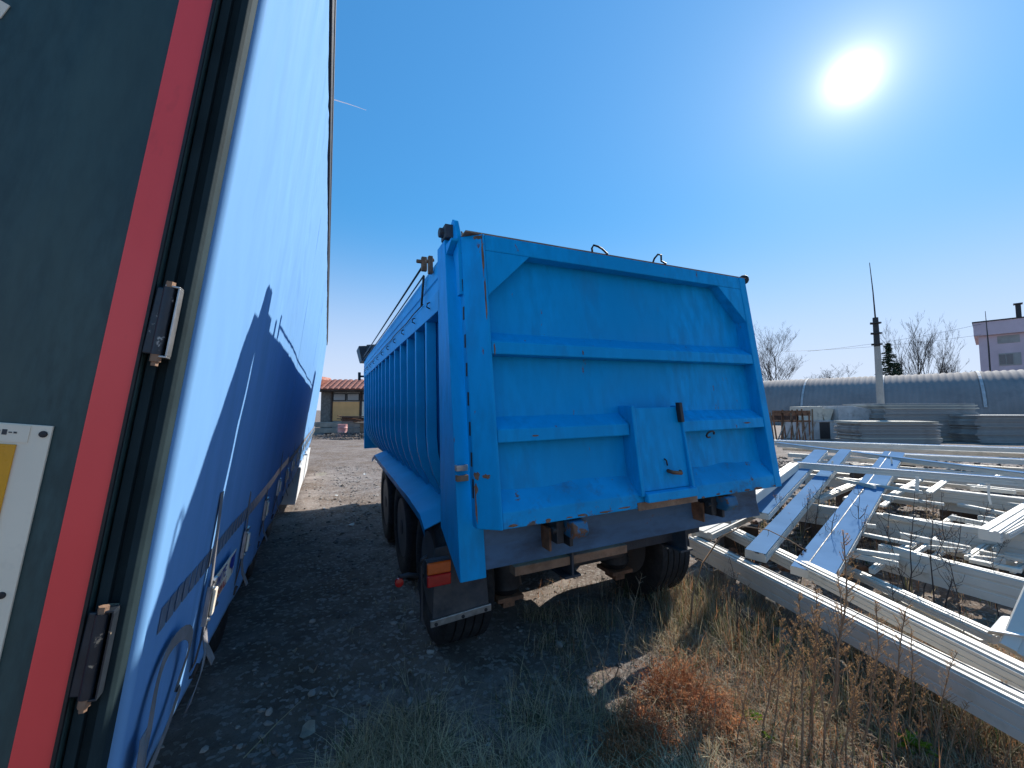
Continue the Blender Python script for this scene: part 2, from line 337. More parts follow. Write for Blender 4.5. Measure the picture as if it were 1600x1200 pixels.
# ------------------------------------------------------------------ blue tipper trailer
def make_tipper():
    root = empty('tipper_trailer', (.028, 1.994, 0), (0, R(-1.222), R(24.5)), 'blue steel tipper semi trailer with ribbed sides and worn sloping tailgate', 'trailer')
    S_ = .127
    def Y(z, o): return S_*z+o
    def sb(mb, x0, x1, o0, o1, z0, z1, mi=0):      # box sheared with the slope of the tailgate
        return mb.hexa([(x0,Y(z0,o0),z0),(x1,Y(z0,o0),z0),(x1,Y(z0,o1),z0),(x0,Y(z0,o1),z0),(x0,Y(z1,o0),z1),(x1,Y(z1,o0),z1),(x1,Y(z1,o1),z1),(x0,Y(z1,o1),z1)], mi)
    def sp(mb, poly, x0, x1, mi=0):                 # (o,z) polygon extruded along x
        return mb.prism([(Y(z,o),z) for o,z in poly], 'x', x0, x1, mi)
    XL, XR, YF = -.17, 2.47, 6.75
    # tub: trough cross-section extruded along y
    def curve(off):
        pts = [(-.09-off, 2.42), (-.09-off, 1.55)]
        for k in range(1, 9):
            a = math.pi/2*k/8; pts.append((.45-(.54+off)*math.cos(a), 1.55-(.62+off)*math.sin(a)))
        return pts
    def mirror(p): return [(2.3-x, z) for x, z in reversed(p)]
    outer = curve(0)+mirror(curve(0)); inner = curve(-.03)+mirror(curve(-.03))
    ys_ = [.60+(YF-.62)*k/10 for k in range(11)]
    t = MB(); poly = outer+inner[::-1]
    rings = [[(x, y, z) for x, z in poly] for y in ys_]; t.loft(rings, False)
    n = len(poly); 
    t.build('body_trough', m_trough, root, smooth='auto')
    # ribs along both sides (each its own part)
    co, ci = curve(.075), curve(.002)
    rp = co+ci[::-1]
    rib = MB().prism(rp, 'y', -.022, .022).build('rib', m_bluepale, root, smooth='auto', bevel=.004)
    rib2 = MB().prism([(2.3-x, z) for x, z in rp], 'y', -.022, .022).build('rib', m_blue, root, smooth='auto')
    yy = [1.13+.385*k for k in range(15)]
    rib.location = (0, yy[0], 0); rib2.location = (0, yy[0], 0)
    for y in yy[1:]: inst(rib, root, (0, y, 0)); inst(rib2, root, (0, y, 0))
    # top rails with stepped side board
    for side in (0, 1):
        pr = [(XL,2.395),(XL,2.53),(XL+.018,2.535),(XL+.018,2.62),(XL+.008,2.625),(XL+.008,2.70),(XL+.03,2.765),(-.05,2.765),(-.05,2.395)]
        if side: pr = [(2.3-x, z) for x, z in pr][::-1]
        rl = MB().prism(pr, 'y', .70, YF).build('top_rail', m_bluepale if side == 0 else m_blue, root, bevel=.004)
        if side == 0:
            hk = MB().tube([(XL-.004,0,2.50),(XL-.022,0,2.49),(XL-.026,0,2.465),(XL-.004,0,2.455)], .005, 6).build('tarp_hook', m_dark, root, smooth=True)
            hk.location = (0, .95, 0)
            for k in range(1, 11): inst(hk, root, (0, .95+k*.53, 0))
    # tarp rod and cable on brackets over the left rail
    MB().tube([(XL-.025, 1.02, 2.795), (XL-.02, YF-.05, 2.785)], .008, 8).build('tarp_rod', m_dark, root, smooth=True)
    cpt = [(XL-.012, 1.1+(YF-1.2)*k/24, 2.735-.02*math.sin(math.pi*k/24)) for k in range(25)]
    MB().tube(cpt, .006, 6).build('tarp_cable', m_dark, root, smooth=True)
    MB().tube([(XL-.012,1.1,2.735),(XL-.012,1.16,2.60),(XL-.010,1.2,2.53)], .009, 6).build('cable_tail', m_dark, root, smooth=True)
    MB().tube([(XL-.010,1.15+(YF-1.3)*k/16,2.532+.006*math.sin(k*2.1)) for k in range(17)], .005, 6).build('tarp_cord', m_dark, root, smooth=True)
    b = MB(); b.box(XL-.050,XL-.012,.985,1.02,2.735,2.835); b.tube([(XL-.085,1.0,2.80),(XL-.012,1.0,2.80)], .014, 10)
    b.build('rod_bracket', m_rust, root, bevel=.006)
    b = MB(); b.box(XL-.030,XL+.0,.86,.90,2.68,2.80); b.tube([(XL-.045,.88,2.76),(XL+.01,.88,2.78)], .013, 10)
    b.build('rod_clamp', m_rust, root, bevel=.006)
    # front bulkhead, tarp box and lamp stub at the front
    b = MB().box(XL+.01, XR-.01, YF, YF+.06, .98, 2.74); b.build('front_bulkhead', m_blue, root, bevel=.006)
    b = MB(); b.hexa([(XL-.05,YF-.15,2.72),(XL+.5,YF-.15,2.72),(XL+.5,YF+.4,2.72),(XL-.05,YF+.4,2.72),(XL-.11,YF-.2,3.0),(XL+.3,YF-.2,3.03),(XL+.3,YF+.5,3.03),(XL-.11,YF+.5,3.0)]); b.tube([(XL+.04,YF-.22,2.96),(XL+.4,YF-.22,2.99)], .07, 10)
    b.build('tarp_roll_box', m_chassis, root, bevel=.01)
    MB().tube([(XL-.07,YF+.02,2.42),(XL+.02,YF+.02,2.42)], .02, 8).tube([(XL-.08,YF+.02,2.34),(XL-.08,YF+.02,2.50)], .028, 10).build('front_marker', m_dark, root, smooth='auto')
    # rear posts (wedge: vertical front edge, sloped rear edge)
    for side in (0, 1):
        xa, xb = (XL, -.02) if side == 0 else (2.32, XR)
        zb_ = .83 if side == 0 else 1.136
        b = MB().prism([(Y(2.80,.213),2.80),(.745,2.80),(.725,1.02 if side == 0 else 1.2),(Y(zb_,.213)+.02,zb_),(Y(zb_,.213),zb_)], 'x', xa, xb)
        b.build('rear_post', m_blue, root, bevel=.006)
    # ---------------- tailgate
    tg = empty('tailgate'); tg.parent = root
    ZT, ZB = 2.776, 1.137
    b = MB(); sb(b, -.0, 2.3, .100, .115, ZB+.01, ZT-.01)
    pan = b.build('tailgate_panel', m_blue, tg)
    # subdivided dented skin in front of the panel
    nx, nz_ = 90, 60; vs_ = []; rnd = random.Random(5)
    for j in range(nz_+1):
        for i in range(nx+1):
            x = .02+2.26*i/nx; z = ZB+.03+(ZT-ZB-.06)*j/nz_
            d = .014*mnoise.noise((x*2.2, z*2.4, 3.1))+.008*mnoise.noise((x*5, z*5, 9.1))
            vs_.append((x, Y(z, .090+max(-.02, d)), z))
    fs = [(j*(nx+1)+i, j*(nx+1)+i+1, (j+1)*(nx+1)+i+1, (j+1)*(nx+1)+i) for j in range(nz_) for i in range(nx)]
    MB().add(vs_, fs).build('dented_skin', m_blue, tg, smooth=True)
    # left stile: bent plate from the panel edge out to the post
    b = MB(); b.loft([[(0,Y(z,0),z),(.012,Y(z,.0),z),(.012,Y(z,.112),z),(-.085,Y(z,.155),z),(-.105,Y(z,.155),z),(-.105,Y(z,.088),z)] for z in (ZB-.01, ZT)])
    b.build('left_stile', m_blue, tg, bevel=.005)
    for k in range(9):
        z = 1.30+k*.165
        MB().box(-.108,-.1035,Y(z,.10),Y(z,.10)+.02,z,z+.08+.02*(k%2)).build('hinge_slot', m_black, tg) if k == 0 else None
    b = MB(); b.loft([[(2.215,Y(z,0),z),(2.285,Y(z,0),z),(2.33,Y(z,.05),z),(2.33,Y(z,.155),z),(2.30,Y(z,.155),z),(2.215,Y(z,.112),z)] for z in (ZB-.01, ZT)])
    b.build('right_stile', m_blue, tg, bevel=.005)
    b = MB(); sb(b, .0125, 2.2145, 0.002, .112, 2.675, ZT-.002); b.build('top_beam', m_blue, tg, bevel=.005)
    b = MB(); sb(b, -.10, 2.32, .012, .15, ZT+.001, ZT+.012); b.build('top_cap', m_rustlight, tg, bevel=.003)
    b = MB(); sp(b, [(.004,2.40),(.004,2.6745),(.07,2.6745),(.07,2.40)], .0125, .0126)
    g = MB(); g.loft([[(.0127,Y(2.40,o),2.40),(.30,Y(2.6748,o),2.6748),(.0127,Y(2.6748,o),2.6748)] for o in (.004,.094)]); g.build('corner_gusset', m_blue, tg, bevel=.003)
    g = MB(); g.loft([[(2.2143,Y(2.40,o),2.40),(2.2143,Y(2.6748,o),2.6748),(1.95,Y(2.6748,o),2.6748)] for o in (.004,.094)]); g.build('corner_gusset', m_blue, tg, bevel=.003)
    for zc, xs in ((2.06, [(.014,2.213)]), (1.57, [(.014,.912),(1.372,2.213)])):
        for x0, x1 in xs:
            b = MB(); sp(b, [(.098,zc-.004),(.004,zc),(.004,zc+.072),(.098,zc+.145)], x0, x1); b.build('cross_rib', m_blue, tg, bevel=.006)
    b = MB(); sp(b, [(.112,ZB-.008),(.003,ZB-.008),(.003,ZB+.075),(.098,ZB+.19),(.112,ZB+.19)], .0125, 2.2145); b.build('bottom_beam', m_blue2, tg, bevel=.005)
    # grain hatch
    hb = MB(); sb(hb, .947, 1.338, -.012, .0, 1.225, 1.74); h = hb.build('hatch_plate', m_blue, tg, bevel=.003)
    b = MB(); sb(b, .918, .945, -.030, .098, 1.20, 1.755); b.build('hatch_guide', m_blue, tg, bevel=.006)
    b = MB(); b.hexa([(1.34,Y(1.2,-.038),1.2),(1.362,Y(1.2,-.038),1.2),(1.366,Y(1.2,.06),1.2),(1.34,Y(1.2,.06),1.2),(1.335,Y(1.75,-.022),1.75),(1.350,Y(1.75,-.024),1.75),(1.352,Y(1.75,.06),1.75),(1.335,Y(1.75,.06),1.75)]); b.build('hatch_guide', m_blue, tg, bevel=.006)
    b = MB(); sb(b, 1.31, 1.336, -.05, -.013, 1.64, 1.77); b.build('hatch_stop', m_dark, tg, bevel=.004)
    b = MB(); sp(b, [(-.05,1.165),(-.05,1.218),(-.012,1.226),(-.012,1.165)], .946, 1.366); b.build('hatch_lip', m_blue2, tg, bevel=.006)
    b = MB(); sb(b, .90, 1.40, -.004, .002, ZB-.02, 1.163); b.build('hatch_sill', m_rustlight, tg)
    MB().tube([(1.165,Y(1.335,-.014),1.335),(1.165,Y(1.335,-.06),1.33),(1.215,Y(1.33,-.075),1.325),(1.235,Y(1.33,-.05),1.33)], .012, 8).build('hatch_handle', m_rust, tg, smooth=True)
    MB().tube([(1.15,Y(1.40,-.013),1.41),(1.15,Y(1.4,-.03),1.40),(1.155,Y(1.4,-.03),1.37)], .005, 6).build('hatch_pin', m_dark, tg, smooth=True)
    MB().tube([(1.60+.035*math.cos(a),Y(1.53,-.01)-.012*math.sin(a),1.545+.022*math.sin(a)) for a in [k*.5 for k in range(11)]], .007, 6).build('ring', m_dark, tg, smooth=True)
    # rubber loops on the top edge
    MB().tube([(.80,Y(2.79,.03),2.785),(.775,Y(2.8,0),2.805),(.775,Y(2.8,-.02),2.818),(.81,Y(2.8,-.02),2.815),(.86,Y(2.8,0),2.812),(.91,Y(2.79,.01),2.787)], .007, 8).build('rubber_loop', m_black, tg, smooth=True)
    MB().tube([(1.33,Y(2.79,.03),2.785),(1.32,Y(2.8,0),2.81),(1.335,Y(2.8,-.02),2.835),(1.365,Y(2.8,-.02),2.835),(1.385,Y(2.8,0),2.80),(1.43,Y(2.79,.0),2.785)], .007, 8).build('rubber_loop', m_black, tg, smooth=True)
    # hinge arms
    b = MB(); b.prism([(Y(2.42,.155),2.42),(Y(2.6,.16),2.60),(Y(2.72,.21),2.74),(Y(2.8,.24),2.84),(Y(2.86,.23),2.90),(Y(2.88,.18),2.925),(Y(2.88,.14),2.90),(Y(2.8,.10),2.80),(Y(2.7,.09),2.70),(Y(2.42,.10),2.42)], 'x', -.125, -.095); b.build('hinge_arm', m_blue, tg, bevel=.004)
    b = MB(); b.prism([(Y(2.72,.2),2.70),(Y(2.72,.21),2.76),(Y(2.72,.09),2.76),(Y(2.72,.09),2.745)], 'x', -.165, -.125); b.build('hinge_web', m_blue, tg, bevel=.003)
    b = MB(); b.box(-.175,-.095,.53,.63,2.80,2.885); b.tube([(-.20,.585,2.845),(-.05,.585,2.845)], .03, 12); b.build('hinge_boss', m_chassis, root, bevel=.006)
    b = MB(); b.tube([(2.31,Y(2.78,.02),2.775),(2.37,Y(2.78,.10),2.785)], .04, 12); b.box(2.31,2.36,.45,.62,2.78,2.83); b.build('hinge_knob', m_black, tg, bevel=.01)
    sl = None
    for k in range(9):
        z = 1.28+k*.165
        q = MB().box(-.1085,-.1056,Y(z,.10),Y(z,.10)+.02,z,z+.075).build('weld_slot', m_black, tg)
    # rust patches where the paint has gone (thin flakes on the skin)
    rr_ = random.Random(17)
    def stile_patch(u0, u1, z0, z1, n=14):
        c = ((u0+u1)/2, (z0+z1)/2); pts = []
        for k in range(n):
            a = 2*math.pi*k/n; q = rr_.uniform(.55,1.15); pts.append((c[0]+(u1-u0)/2*q*math.cos(a), c[1]+(z1-z0)/2*q*math.sin(a)))
        P = lambda u, z, d: (-.105*u-.002*d, Y(z,.088*u)-.0016*d, z)
        vs_ = [P(min(1,max(0,u)),z,1) for u, z in pts]+[P(min(1,max(0,u)),z,-.5) for u, z in pts]
        MB().add(vs_, [tuple(range(n)), tuple(range(n,2*n))[::-1]]+[(i,(i+1)%n,n+(i+1)%n,n+i) for i in range(n)]).build('rust_patch', m_rust, tg)
    stile_patch(.72,1.0,1.375,1.42); stile_patch(.30,.62,1.385,1.41); stile_patch(.93,1.0,1.14,1.34); stile_patch(.85,1.0,1.30,1.36); stile_patch(.0,.10,2.50,2.77); stile_patch(.0,.07,2.25,2.52); stile_patch(.0,.5,2.745,2.772)
    def rib_patch(x, z, wx, wz, o=.0025):
        n = 10; pts = [(x+wx*rr_.uniform(.5,1.1)*math.cos(2*math.pi*k/n), z+wz*rr_.uniform(.5,1.1)*math.sin(2*math.pi*k/n)) for k in range(n)]
        vs_ = [(a, Y(b, o), b) for a, b in pts]+[(a, Y(b, o+.004), b) for a, b in pts]
        MB().add(vs_, [tuple(range(n)), tuple(range(n,2*n))[::-1]]+[(i,(i+1)%n,n+(i+1)%n,n+i) for i in range(n)]).build('rust_patch', m_rust, tg)
    for q in ((.24,1.60,.025,.006),(.62,2.09,.006,.018),(2.02,1.61,.05,.006),(.03,2.09,.006,.04),(.98,2.70,.03,.012),(1.32,2.71,.012,.02)): rib_patch(*q)
    for k in range(16): rib_patch(.1+k*.14+rr_.uniform(-.05,.05), ZB-.001+rr_.uniform(0,.012), rr_.uniform(.015,.06), rr_.uniform(.004,.012), .0015)
    # ---------------- rear apron, latches
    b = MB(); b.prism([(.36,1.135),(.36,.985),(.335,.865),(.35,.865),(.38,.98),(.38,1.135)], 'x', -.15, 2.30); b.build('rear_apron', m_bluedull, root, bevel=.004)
    b = MB(); b.prism([(.30,1.09),(.30,1.135),(.36,1.135),(.36,1.09)], 'x', -.02, 2.30); b.build('apron_flange', m_rust, root, bevel=.003)
    for x0 in (.42, 1.66):
        lt = empty('latch'); lt.parent = root
        b = MB(); b.prism([(.13,1.115),(.11,1.06),(.14,1.02),(.30,1.03),(.30,1.115)], 'x', x0, x0+.10); b.build('latch_hook', m_latch, lt, bevel=.008)
        b = MB(); b.box(x0-.06,x0-.012,.20,.36,.985,1.11); b.tube([(x0-.08,.22,1.06),(x0+.12,.22,1.06)], .02, 8); b.box(x0+.005,x0+.03,.17,.34,.97,1.03); b.build('latch_block', m_dark, lt, bevel=.005)
        b = MB(); b.box(x0-.075,x0-.062,.26,.36,.93,1.06); b.build('latch_plate', m_rust, lt)
    b = MB().box(.22,1.08,.47,.55,.735,.79); b.build('cross_beam', m_rustlight, root, bevel=.004)
    for zc in (1.43, 1.375):
        b = MB(); b.box(-.172,-.105,Y(zc,.213)-.035,Y(zc,.213)-.028,zc-.016,zc+.016); b.box(-.172,-.160,Y(zc,.213)-.028,Y(zc,.213),zc-.016,zc+.016); b.box(-.118,-.105,Y(zc,.213)-.028,Y(zc,.213),zc-.016,zc+.016)
        b.build('post_bracket', m_steel if zc > 1.4 else m_rustlight, root, bevel=.002)
    # ---------------- chassis
    for x in (.62, 1.62):
        b = MB(); b.box(x-.06,x+.06,.45,YF+.1,.90,.915); b.box(x-.06,x+.06,.45,YF+.1,.66,.675); b.box(x-.008,x+.008,.45,YF+.1,.676,.899); b.build('chassis_beam', m_chassis, root)
    for y in (.62, 2.1, 3.4, 5.2, 6.6): MB().box(.562,1.678,y-.04,y+.04,.70,.86).build('chassis_cross_member', m_chassis, root, bevel=.004)
    AX = (1.40, 2.71, 4.02)
    for i, y in enumerate(AX):
        MB().tube([(.05,y,.49),(2.05,y,.46)], .065, 14).build('axle', m_chassis, root, smooth='auto')
        add_wheel(root, (.085, y, .492), .385, .5); add_wheel(root, (1.985, y, .450), .385, .5)
        for x in (.47, 1.55):
            a = MB(); a.lathe([(.05,.30),(.10,.31),(.135,.36),(.125,.42),(.14,.48),(.125,.54),(.12,.62),(.02,.64)], (x, y-.18, 0), 'z', 20); a.build('air_spring', m_black, root, smooth='auto')
            a = MB(); a.box(x-.11,x+.11,y-.30,y-.06,.27,.302); a.box(x-.05,x+.05,y-.26,y-.1,.21,.27); a.build('spring_seat', m_rust, root, bevel=.006)
            a = MB(); a.box(x-.05,x+.05,y-.02,y+.55,.42,.52); a.build('trailing_arm', m_chassis, root, bevel=.01)
        MB().tube([(.7,y+.2,.60),(1.5,y+.2,.60)], .10, 16).build('brake_cylinder', m_chassis, root, smooth='auto')
    # mudguards
    for side in (0, 1):
        sec = [(-.185,0.0),(.02,.075),(.24,.13)]
        prof = [(1.12,.90),(1.30,.975),(1.75,1.0),(2.8,1.03),(4.55,1.08),(4.95,.98)]
        rnd = random.Random(side+2); rings = []
        for y, z in [(prof[k][0]+(prof[k+1][0]-prof[k][0])*q/6, prof[k][1]+(prof[k+1][1]-prof[k][1])*q/6) for k in range(5) for q in range(6)]+[prof[-1]]:
            top = [(x, y, z+dz+rnd.uniform(-.004,.004)) for x, dz in sec]
            ring = [(sec[0][0], y, z-.055)]+top+[(x, y, z-.006) if False else (x, y, zz-.006) for (x, y, zz) in reversed(top)]
            if side: ring = [(2.15-x, y, z_) for x, y, z_ in ring]
            rings.append(ring)
        MB().loft(rings).build('mudguard', m_bluepale, root, smooth='auto')
        b = MB(); s_ = [(-.05,1.15),(-.05,1.3),(.06,1.4),(.06,1.15)]
    for yb in (1.95, 3.3, 4.6): MB().bar((-.1,yb,.97),(.55,yb,.86),.05,.04).build('mudguard_bracket', m_chassis, root)
    # tail lamp, marker, flap on the left
    l = empty('tail_lamp', (-.045,0,0)); l.parent = root
    MB().box(-.215,-.055,.74,.80,.655,.815).build('lamp_housing', m_chassis, l, bevel=.01)
    MB().box(-.212,-.060,.722,.7385,.735,.808).build('amber_lens', m_amber, l, bevel=.008)
    MB().box(-.212,-.060,.722,.7385,.660,.733).build('red_lens', m_redlens, l, bevel=.008)
    MB().tube([(-.245,.77,.79),(-.235,.76,.83),(-.20,.765,.84)], .012, 6).build('lamp_cable', m_chassis, l, smooth=True)
    MB().box(-.29,-.275,.76,.79,.45,.80).build('lamp_bracket', m_chassis, root, bevel=.004)
    mk = empty('side_marker'); mk.parent = root
    MB().tube([(-.24,.92,.66),(-.34,.91,.69),(-.40,.90,.69)], .016, 8).build('marker_stalk', m_chassis, mk, smooth=True)
    MB().lathe([(.005,.0),(.026,.003),(.028,.02),(.005,.026)], (-.40,.87,.665), 'y', 16).build('marker_lens', m_redlens, mk, smooth='auto')
    f = MB(); nx = 8; rings = []
    f.hexa([(-.20,.84,.38),(.19,.84,.40),(.19,.855,.40),(-.20,.855,.38),(-.17,.88,.84),(.17,.88,.86),(.17,.89,.86),(-.17,.89,.84)]); f.build('mud_flap', m_flap, root, bevel=.004)
    MB().hexa([(-.215,.825,.365),(.20,.825,.385),(.20,.8395,.385),(-.215,.8395,.365),(-.215,.825,.408),(.20,.825,.430),(.20,.8395,.430),(-.215,.8395,.408)]).build('flap_strip', m_steel, root, bevel=.003)
    for x in (-.18, .0, .16): MB().lathe([(.002,-.004),(.012,-.003),(.012,.001)], (x,.8245,.392+x*.05), 'y', 8).build('flap_bolt', m_dark, root)
    # right side bits: bracket plate, flap, lamp
    MB().prism([(1.70,.84),(1.93,.84),(1.92,.70),(1.86,.60),(1.76,.55),(1.72,.62)], 'y', .78, .80).build('right_bracket', m_steel, root, bevel=.004)
    MB().tube([(1.80,.775,.74),(1.80,.765,.70),(1.815,.765,.67)], .012, 6).build('bracket_hook', m_rust, root, smooth=True)
    MB().box(1.985,2.16,.80,.83,.63,.84).build('right_flap', m_flap, root, bevel=.006)
    MB().tube([(.78,.9,.60),(1.35,.9,.60)], .075, 16).build('air_tank', m_chassis, root, smooth='auto')
    for x in (.66, 1.66):
        MB().box(x-.045,x+.045,YF-.9,YF-.8,.03,.70).box(x-.14,x+.14,YF-.99,YF-.71,.0,.03).build('landing_leg', m_chassis, root, bevel=.004)
    return root
make_tipper()
# ------------------------------------------------------------------ leaning curtain-sided trailer
def make_curtainsider():
    ROLL = 6.54
    root = empty('curtain_trailer', (-.963, .795, -.21), (R(-.24), R(ROLL), R(24.7)), 'tall curtain sided trailer with dark doors, red stripe and pale blue curtain', 'trailer')
    LEN, ZT, ZB = 12.2, 3.90, .90; root.scale = (1.12,1.12,1.12)
    # box body behind the curtain
    b = MB(); b.box(-2.50,-.06,.06,LEN,3.74,3.88); b.build('roof', m_white, root)
    b = MB(); b.box(-2.50,-.06,.055,LEN,.98,1.10); b.build('load_floor', m_chassis, root)
    b = MB(); b.box(-2.52,-2.46,.06,LEN,.98,3.74); b.build('far_side_wall', m_white, root)
    b = MB(); b.box(-2.50,-.03,LEN,LEN+.06,.98,3.86); b.build('front_wall', m_white, root)
    # top rail: dark gutter profile
    b = MB(); b.prism([(-.08,3.73),(.006,3.73),(.006,3.755),(.03,3.765),(.036,3.80),(.022,3.815),(.022,3.85),(.034,3.86),(.034,3.885),(-.02,3.905),(-.08,3.905)], 'y', .001, LEN+.05)
    b.build('top_rail', m_dark, root, bevel=.003)
    # doors
    for x0, x1, nm in ((-1.262,-.050,'door'), (-2.47,-1.272,'door')):
        d = MB().box(x0, x1, -.022, .022, .74, 3.80).build(nm, m_door, root, bevel=.004)
    b = MB().box(-.109,-.057,-.0245,-.0222,.74,3.80); b.build('red_stripe', m_red, root)
    b = MB().box(-.0555,-.0502,-.030,-.0222,.74,3.80); b.build('door_seal', m_black, root, bevel=.001)
    for x in (-1.0, -1.45):
        MB().tube([(x,-.045,.76),(x,-.045,3.78)], .017, 10).build('locking_bar', m_steel, root, smooth='auto')
    # rear corner post with channel and lit flange
    b = MB(); b.prism([(-.046,-.010),(-.030,-.010),(-.030,.006),(-.012,.006),(-.012,-.014),(.0,-.014),(.006,-.006),(.006,.030),(-.046,.050)], 'z', .74, 3.73); b.build('corner_post', m_post, root, bevel=.0015)
    b = MB(); b.tube([(.002,.046,.80),(.002,.046,3.72)], .019, 12); b.build('curtain_roller', m_curtain, root, smooth='auto')
    b = MB().box(-2.50,-.002,-.010,.09,.60,.735); b.build('rear_sill', m_post, root, bevel=.004)
    b = MB().box(-2.50,-.01,-.008,.05,3.802,3.90); b.build('rear_header', m_post, root, bevel=.004)
    # hinges
    def hinge(zc, h, worn):
        e = empty('hinge', (0,0,0)); e.parent = root
        m_ = PB('hinge_paint', (.016,.022,.03), .4, var=.3, scale=20, rust=.52 if worn else .45, rscale=26, rcol=(.42,.41,.38) if worn else (.4,.3,.2), bump=.1)
        MB().hexa([(-.052,-.028,zc-h),(-.030,-.032,zc-h),(-.030,-.020,zc-h),(-.052,-.0225,zc-h),(-.048,-.028,zc+h),(-.030,-.032,zc+h),(-.030,-.020,zc+h),(-.048,-.0225,zc+h)]).build('hinge_leaf', m_, e, bevel=.003)
        MB().tube([(-.026,-.034,zc-h),(-.026,-.034,zc+h)], .0095, 14).build('hinge_barrel', m_, e, smooth='auto')
        MB().tube([(-.026,-.034,zc+h),(-.026,-.034,zc+h+.012)], .008, 6).build('hinge_bolt', m_rustlight, e)
        MB().tube([(-.026,-.034,zc-h),(-.026,-.034,zc-h-.014),(-.026,-.034,zc-h-.0142),(-.026,-.034,zc-h-.022)], [.009,.009,.006,.006], 6).build('hinge_nut', m_rustlight, e)
        br = MB()
        for sg in (-1, 1): br.box(-.032,-.009,-.040,-.006,zc+sg*(h+.003)-.002,zc+sg*(h+.003)+.002)
        br.box(-.0115,-.0085,-.040,-.0145,zc-h-.001,zc+h+.001)
        br.build('hinge_bracket', m_steel if worn else m_, e, bevel=.001)
        if worn:
            pass
    hinge(1.93, .066, True); hinge(1.325, .070, False)
    # rear marking plate with yellow reflector
    p = MB().box(-.70,-.148,-.0275,-.0225,1.26,1.715).build('marking_plate', m_plate, root, bevel=.001)
    MB().box(-.655,-.187,-.0305,-.0277,1.30,1.68).build('yellow_reflector', m_yellow, p, bevel=.001)
    MB().box(-.40,-.175,-.0289,-.0277,1.684,1.7125).build('plate_sticker', m_plate, p)
    tx = []
    for dx, wd, ht in ((-.205,.006,.009),(-.212,.003,.006),(-.198,.004,.002),(-.192,.004,.003),(-.226,.006,.014),(-.236,.008,.010),(-.247,.006,.012)):
        MB().box(dx-wd/2,dx+wd/2,-.0295,-.029,1.70-ht/2,1.70+ht/2).build('printed_mark', m_gasket, p)
    for x, z in ((-.158,1.700),(-.163,1.432),(-.158,1.28)):
        MB().lathe([(.001,-.003),(.005,-.0025),(.006,0)], (x,-.0277,z), 'y', 12).build('rivet', m_dark, p, smooth='auto')
    MB().hexa([(-.42,-.0245,2.43),(-.338,-.0245,2.421),(-.338,-.0225,2.421),(-.42,-.0225,2.43),(-.42,-.0245,2.475),(-.331,-.0245,2.45),(-.331,-.0225,2.45),(-.42,-.0225,2.475)]).build('white_patch', m_plate, root)
    # curtain skin: vertical tension folds, a soft bulge and a rippled lower hem
    ny, nz_ = 460, 130; vs_ = []
    for j in range(nz_+1):
        v = j/nz_
        for i in range(ny+1):
            u = i/ny; y = .05+(LEN-.06)*(u**1.55)
            zb = ZB+.012*mnoise.noise((y*3.5,0,1.1))+.006*math.sin(y*9.2)
            z = zb+(3.745-zb)*v
            f = math.sin(math.pi*v)
            x = .016+.010*f*min(1, y/.6)+.0075*mnoise.noise((y*1.4, z*.35, 5.5))*min(1, y/.3)
            x += .0025*mnoise.noise((y*4.2, z*1.3, 2.5))*(1-.6*f)+.007*mnoise.noise((y*14, z*9, 8.5))*max(0, 1-abs(y-1.75)/.22)+.0016*mnoise.noise((y*9+z*5, z*2-y, 3.5))+.0010*abs(mnoise.noise((y*5-z*7, y*2, 1.5)))
            if v < .12: x += (.12-v)*.03*math.sin(y*9.2+.6)
            vs_.append((x, y, z))
    fs = [(j*(ny+1)+i, j*(ny+1)+i+1, (j+1)*(ny+1)+i+1, (j+1)*(ny+1)+i) for j in range(nz_) for i in range(ny)]
    cu = MB().add(vs_, fs).build('curtain', m_curtain, root, smooth=True, recalc=False)
    so_ = cu.modifiers.new('solid', 'SOLIDIFY'); so_.thickness = .0015; so_.offset = -1
    # welded seams on the curtain
    def cx(y, z):
            v = (z-ZB)/(3.745-ZB); f = math.sin(math.pi*max(0, v))
            return .016+.010*f*min(1, y/.6)+.0075*mnoise.noise((y*1.4, z*.35, 5.5))*min(1, y/.3)+.0025*mnoise.noise((y*4.2, z*1.3, 2.5))*(1-.6*f)
    for y in (2.6, 5.2, 7.8, 10.4):
        pts = [(cx(y, z)+.0006, y, z) for z in [1.42+.06*k for k in range(38)]]
        MB().ribbon(pts, (0,.028,0), .0008).build('curtain_seam', m_curtain, cu, smooth=True)
    # grey reflective tape in segments
    seg = MB().box(.0012,.0022,-.021,.021,-.028,.028).build('tape_segment', m_tape, cu)
    seg.location = (cx(.16,1.3)+.001, .16, 1.30)
    for k in range(1, 60): inst(seg, cu, (cx(.16+k*.055,1.3)+.001, .16+k*.055, 1.30))
    MB().ribbon([(.030, 3.5+k*.5, 1.285) for k in range(20)], (0,0,.055), .002).build('tape_band', m_web, cu)
    # buckles with their straps
    bs = [.55, 1.2, 1.88, 2.62, 3.36, 4.1, 4.85, 5.6, 6.4, 7.2, 8.0, 8.8, 9.6, 10.4, 11.2, 12.0, 12.8]
    proto = empty('buckle'); proto.parent = root
    b = MB(); b.box(.040,.043,-.021,.021,-.058,.058); b.box(.030,.040,-.021,-.0185,-.058,.058); b.box(.030,.040,.0185,.021,-.058,.058); b.build('buckle_plate', m_steel, proto, bevel=.001)
    b = MB().box(.0445,.053,-.013,.019,-.032,.046); b.build('buckle_lever', m_plate, proto, bevel=.004)
    b = MB()
    for z in (-.045, .035, .048): b.lathe([(.001,.006),(.005,.005),(.006,0)], (.0432,-.003,z), 'x', 8)
    b.tube([(.045,.02,-.018),(.048,.052,-.020)], .008, 8); b.tube([(.036,.01,.060),(.040,.032,.066)], .008, 6); b.build('buckle_pin', m_steel, proto, smooth='auto')
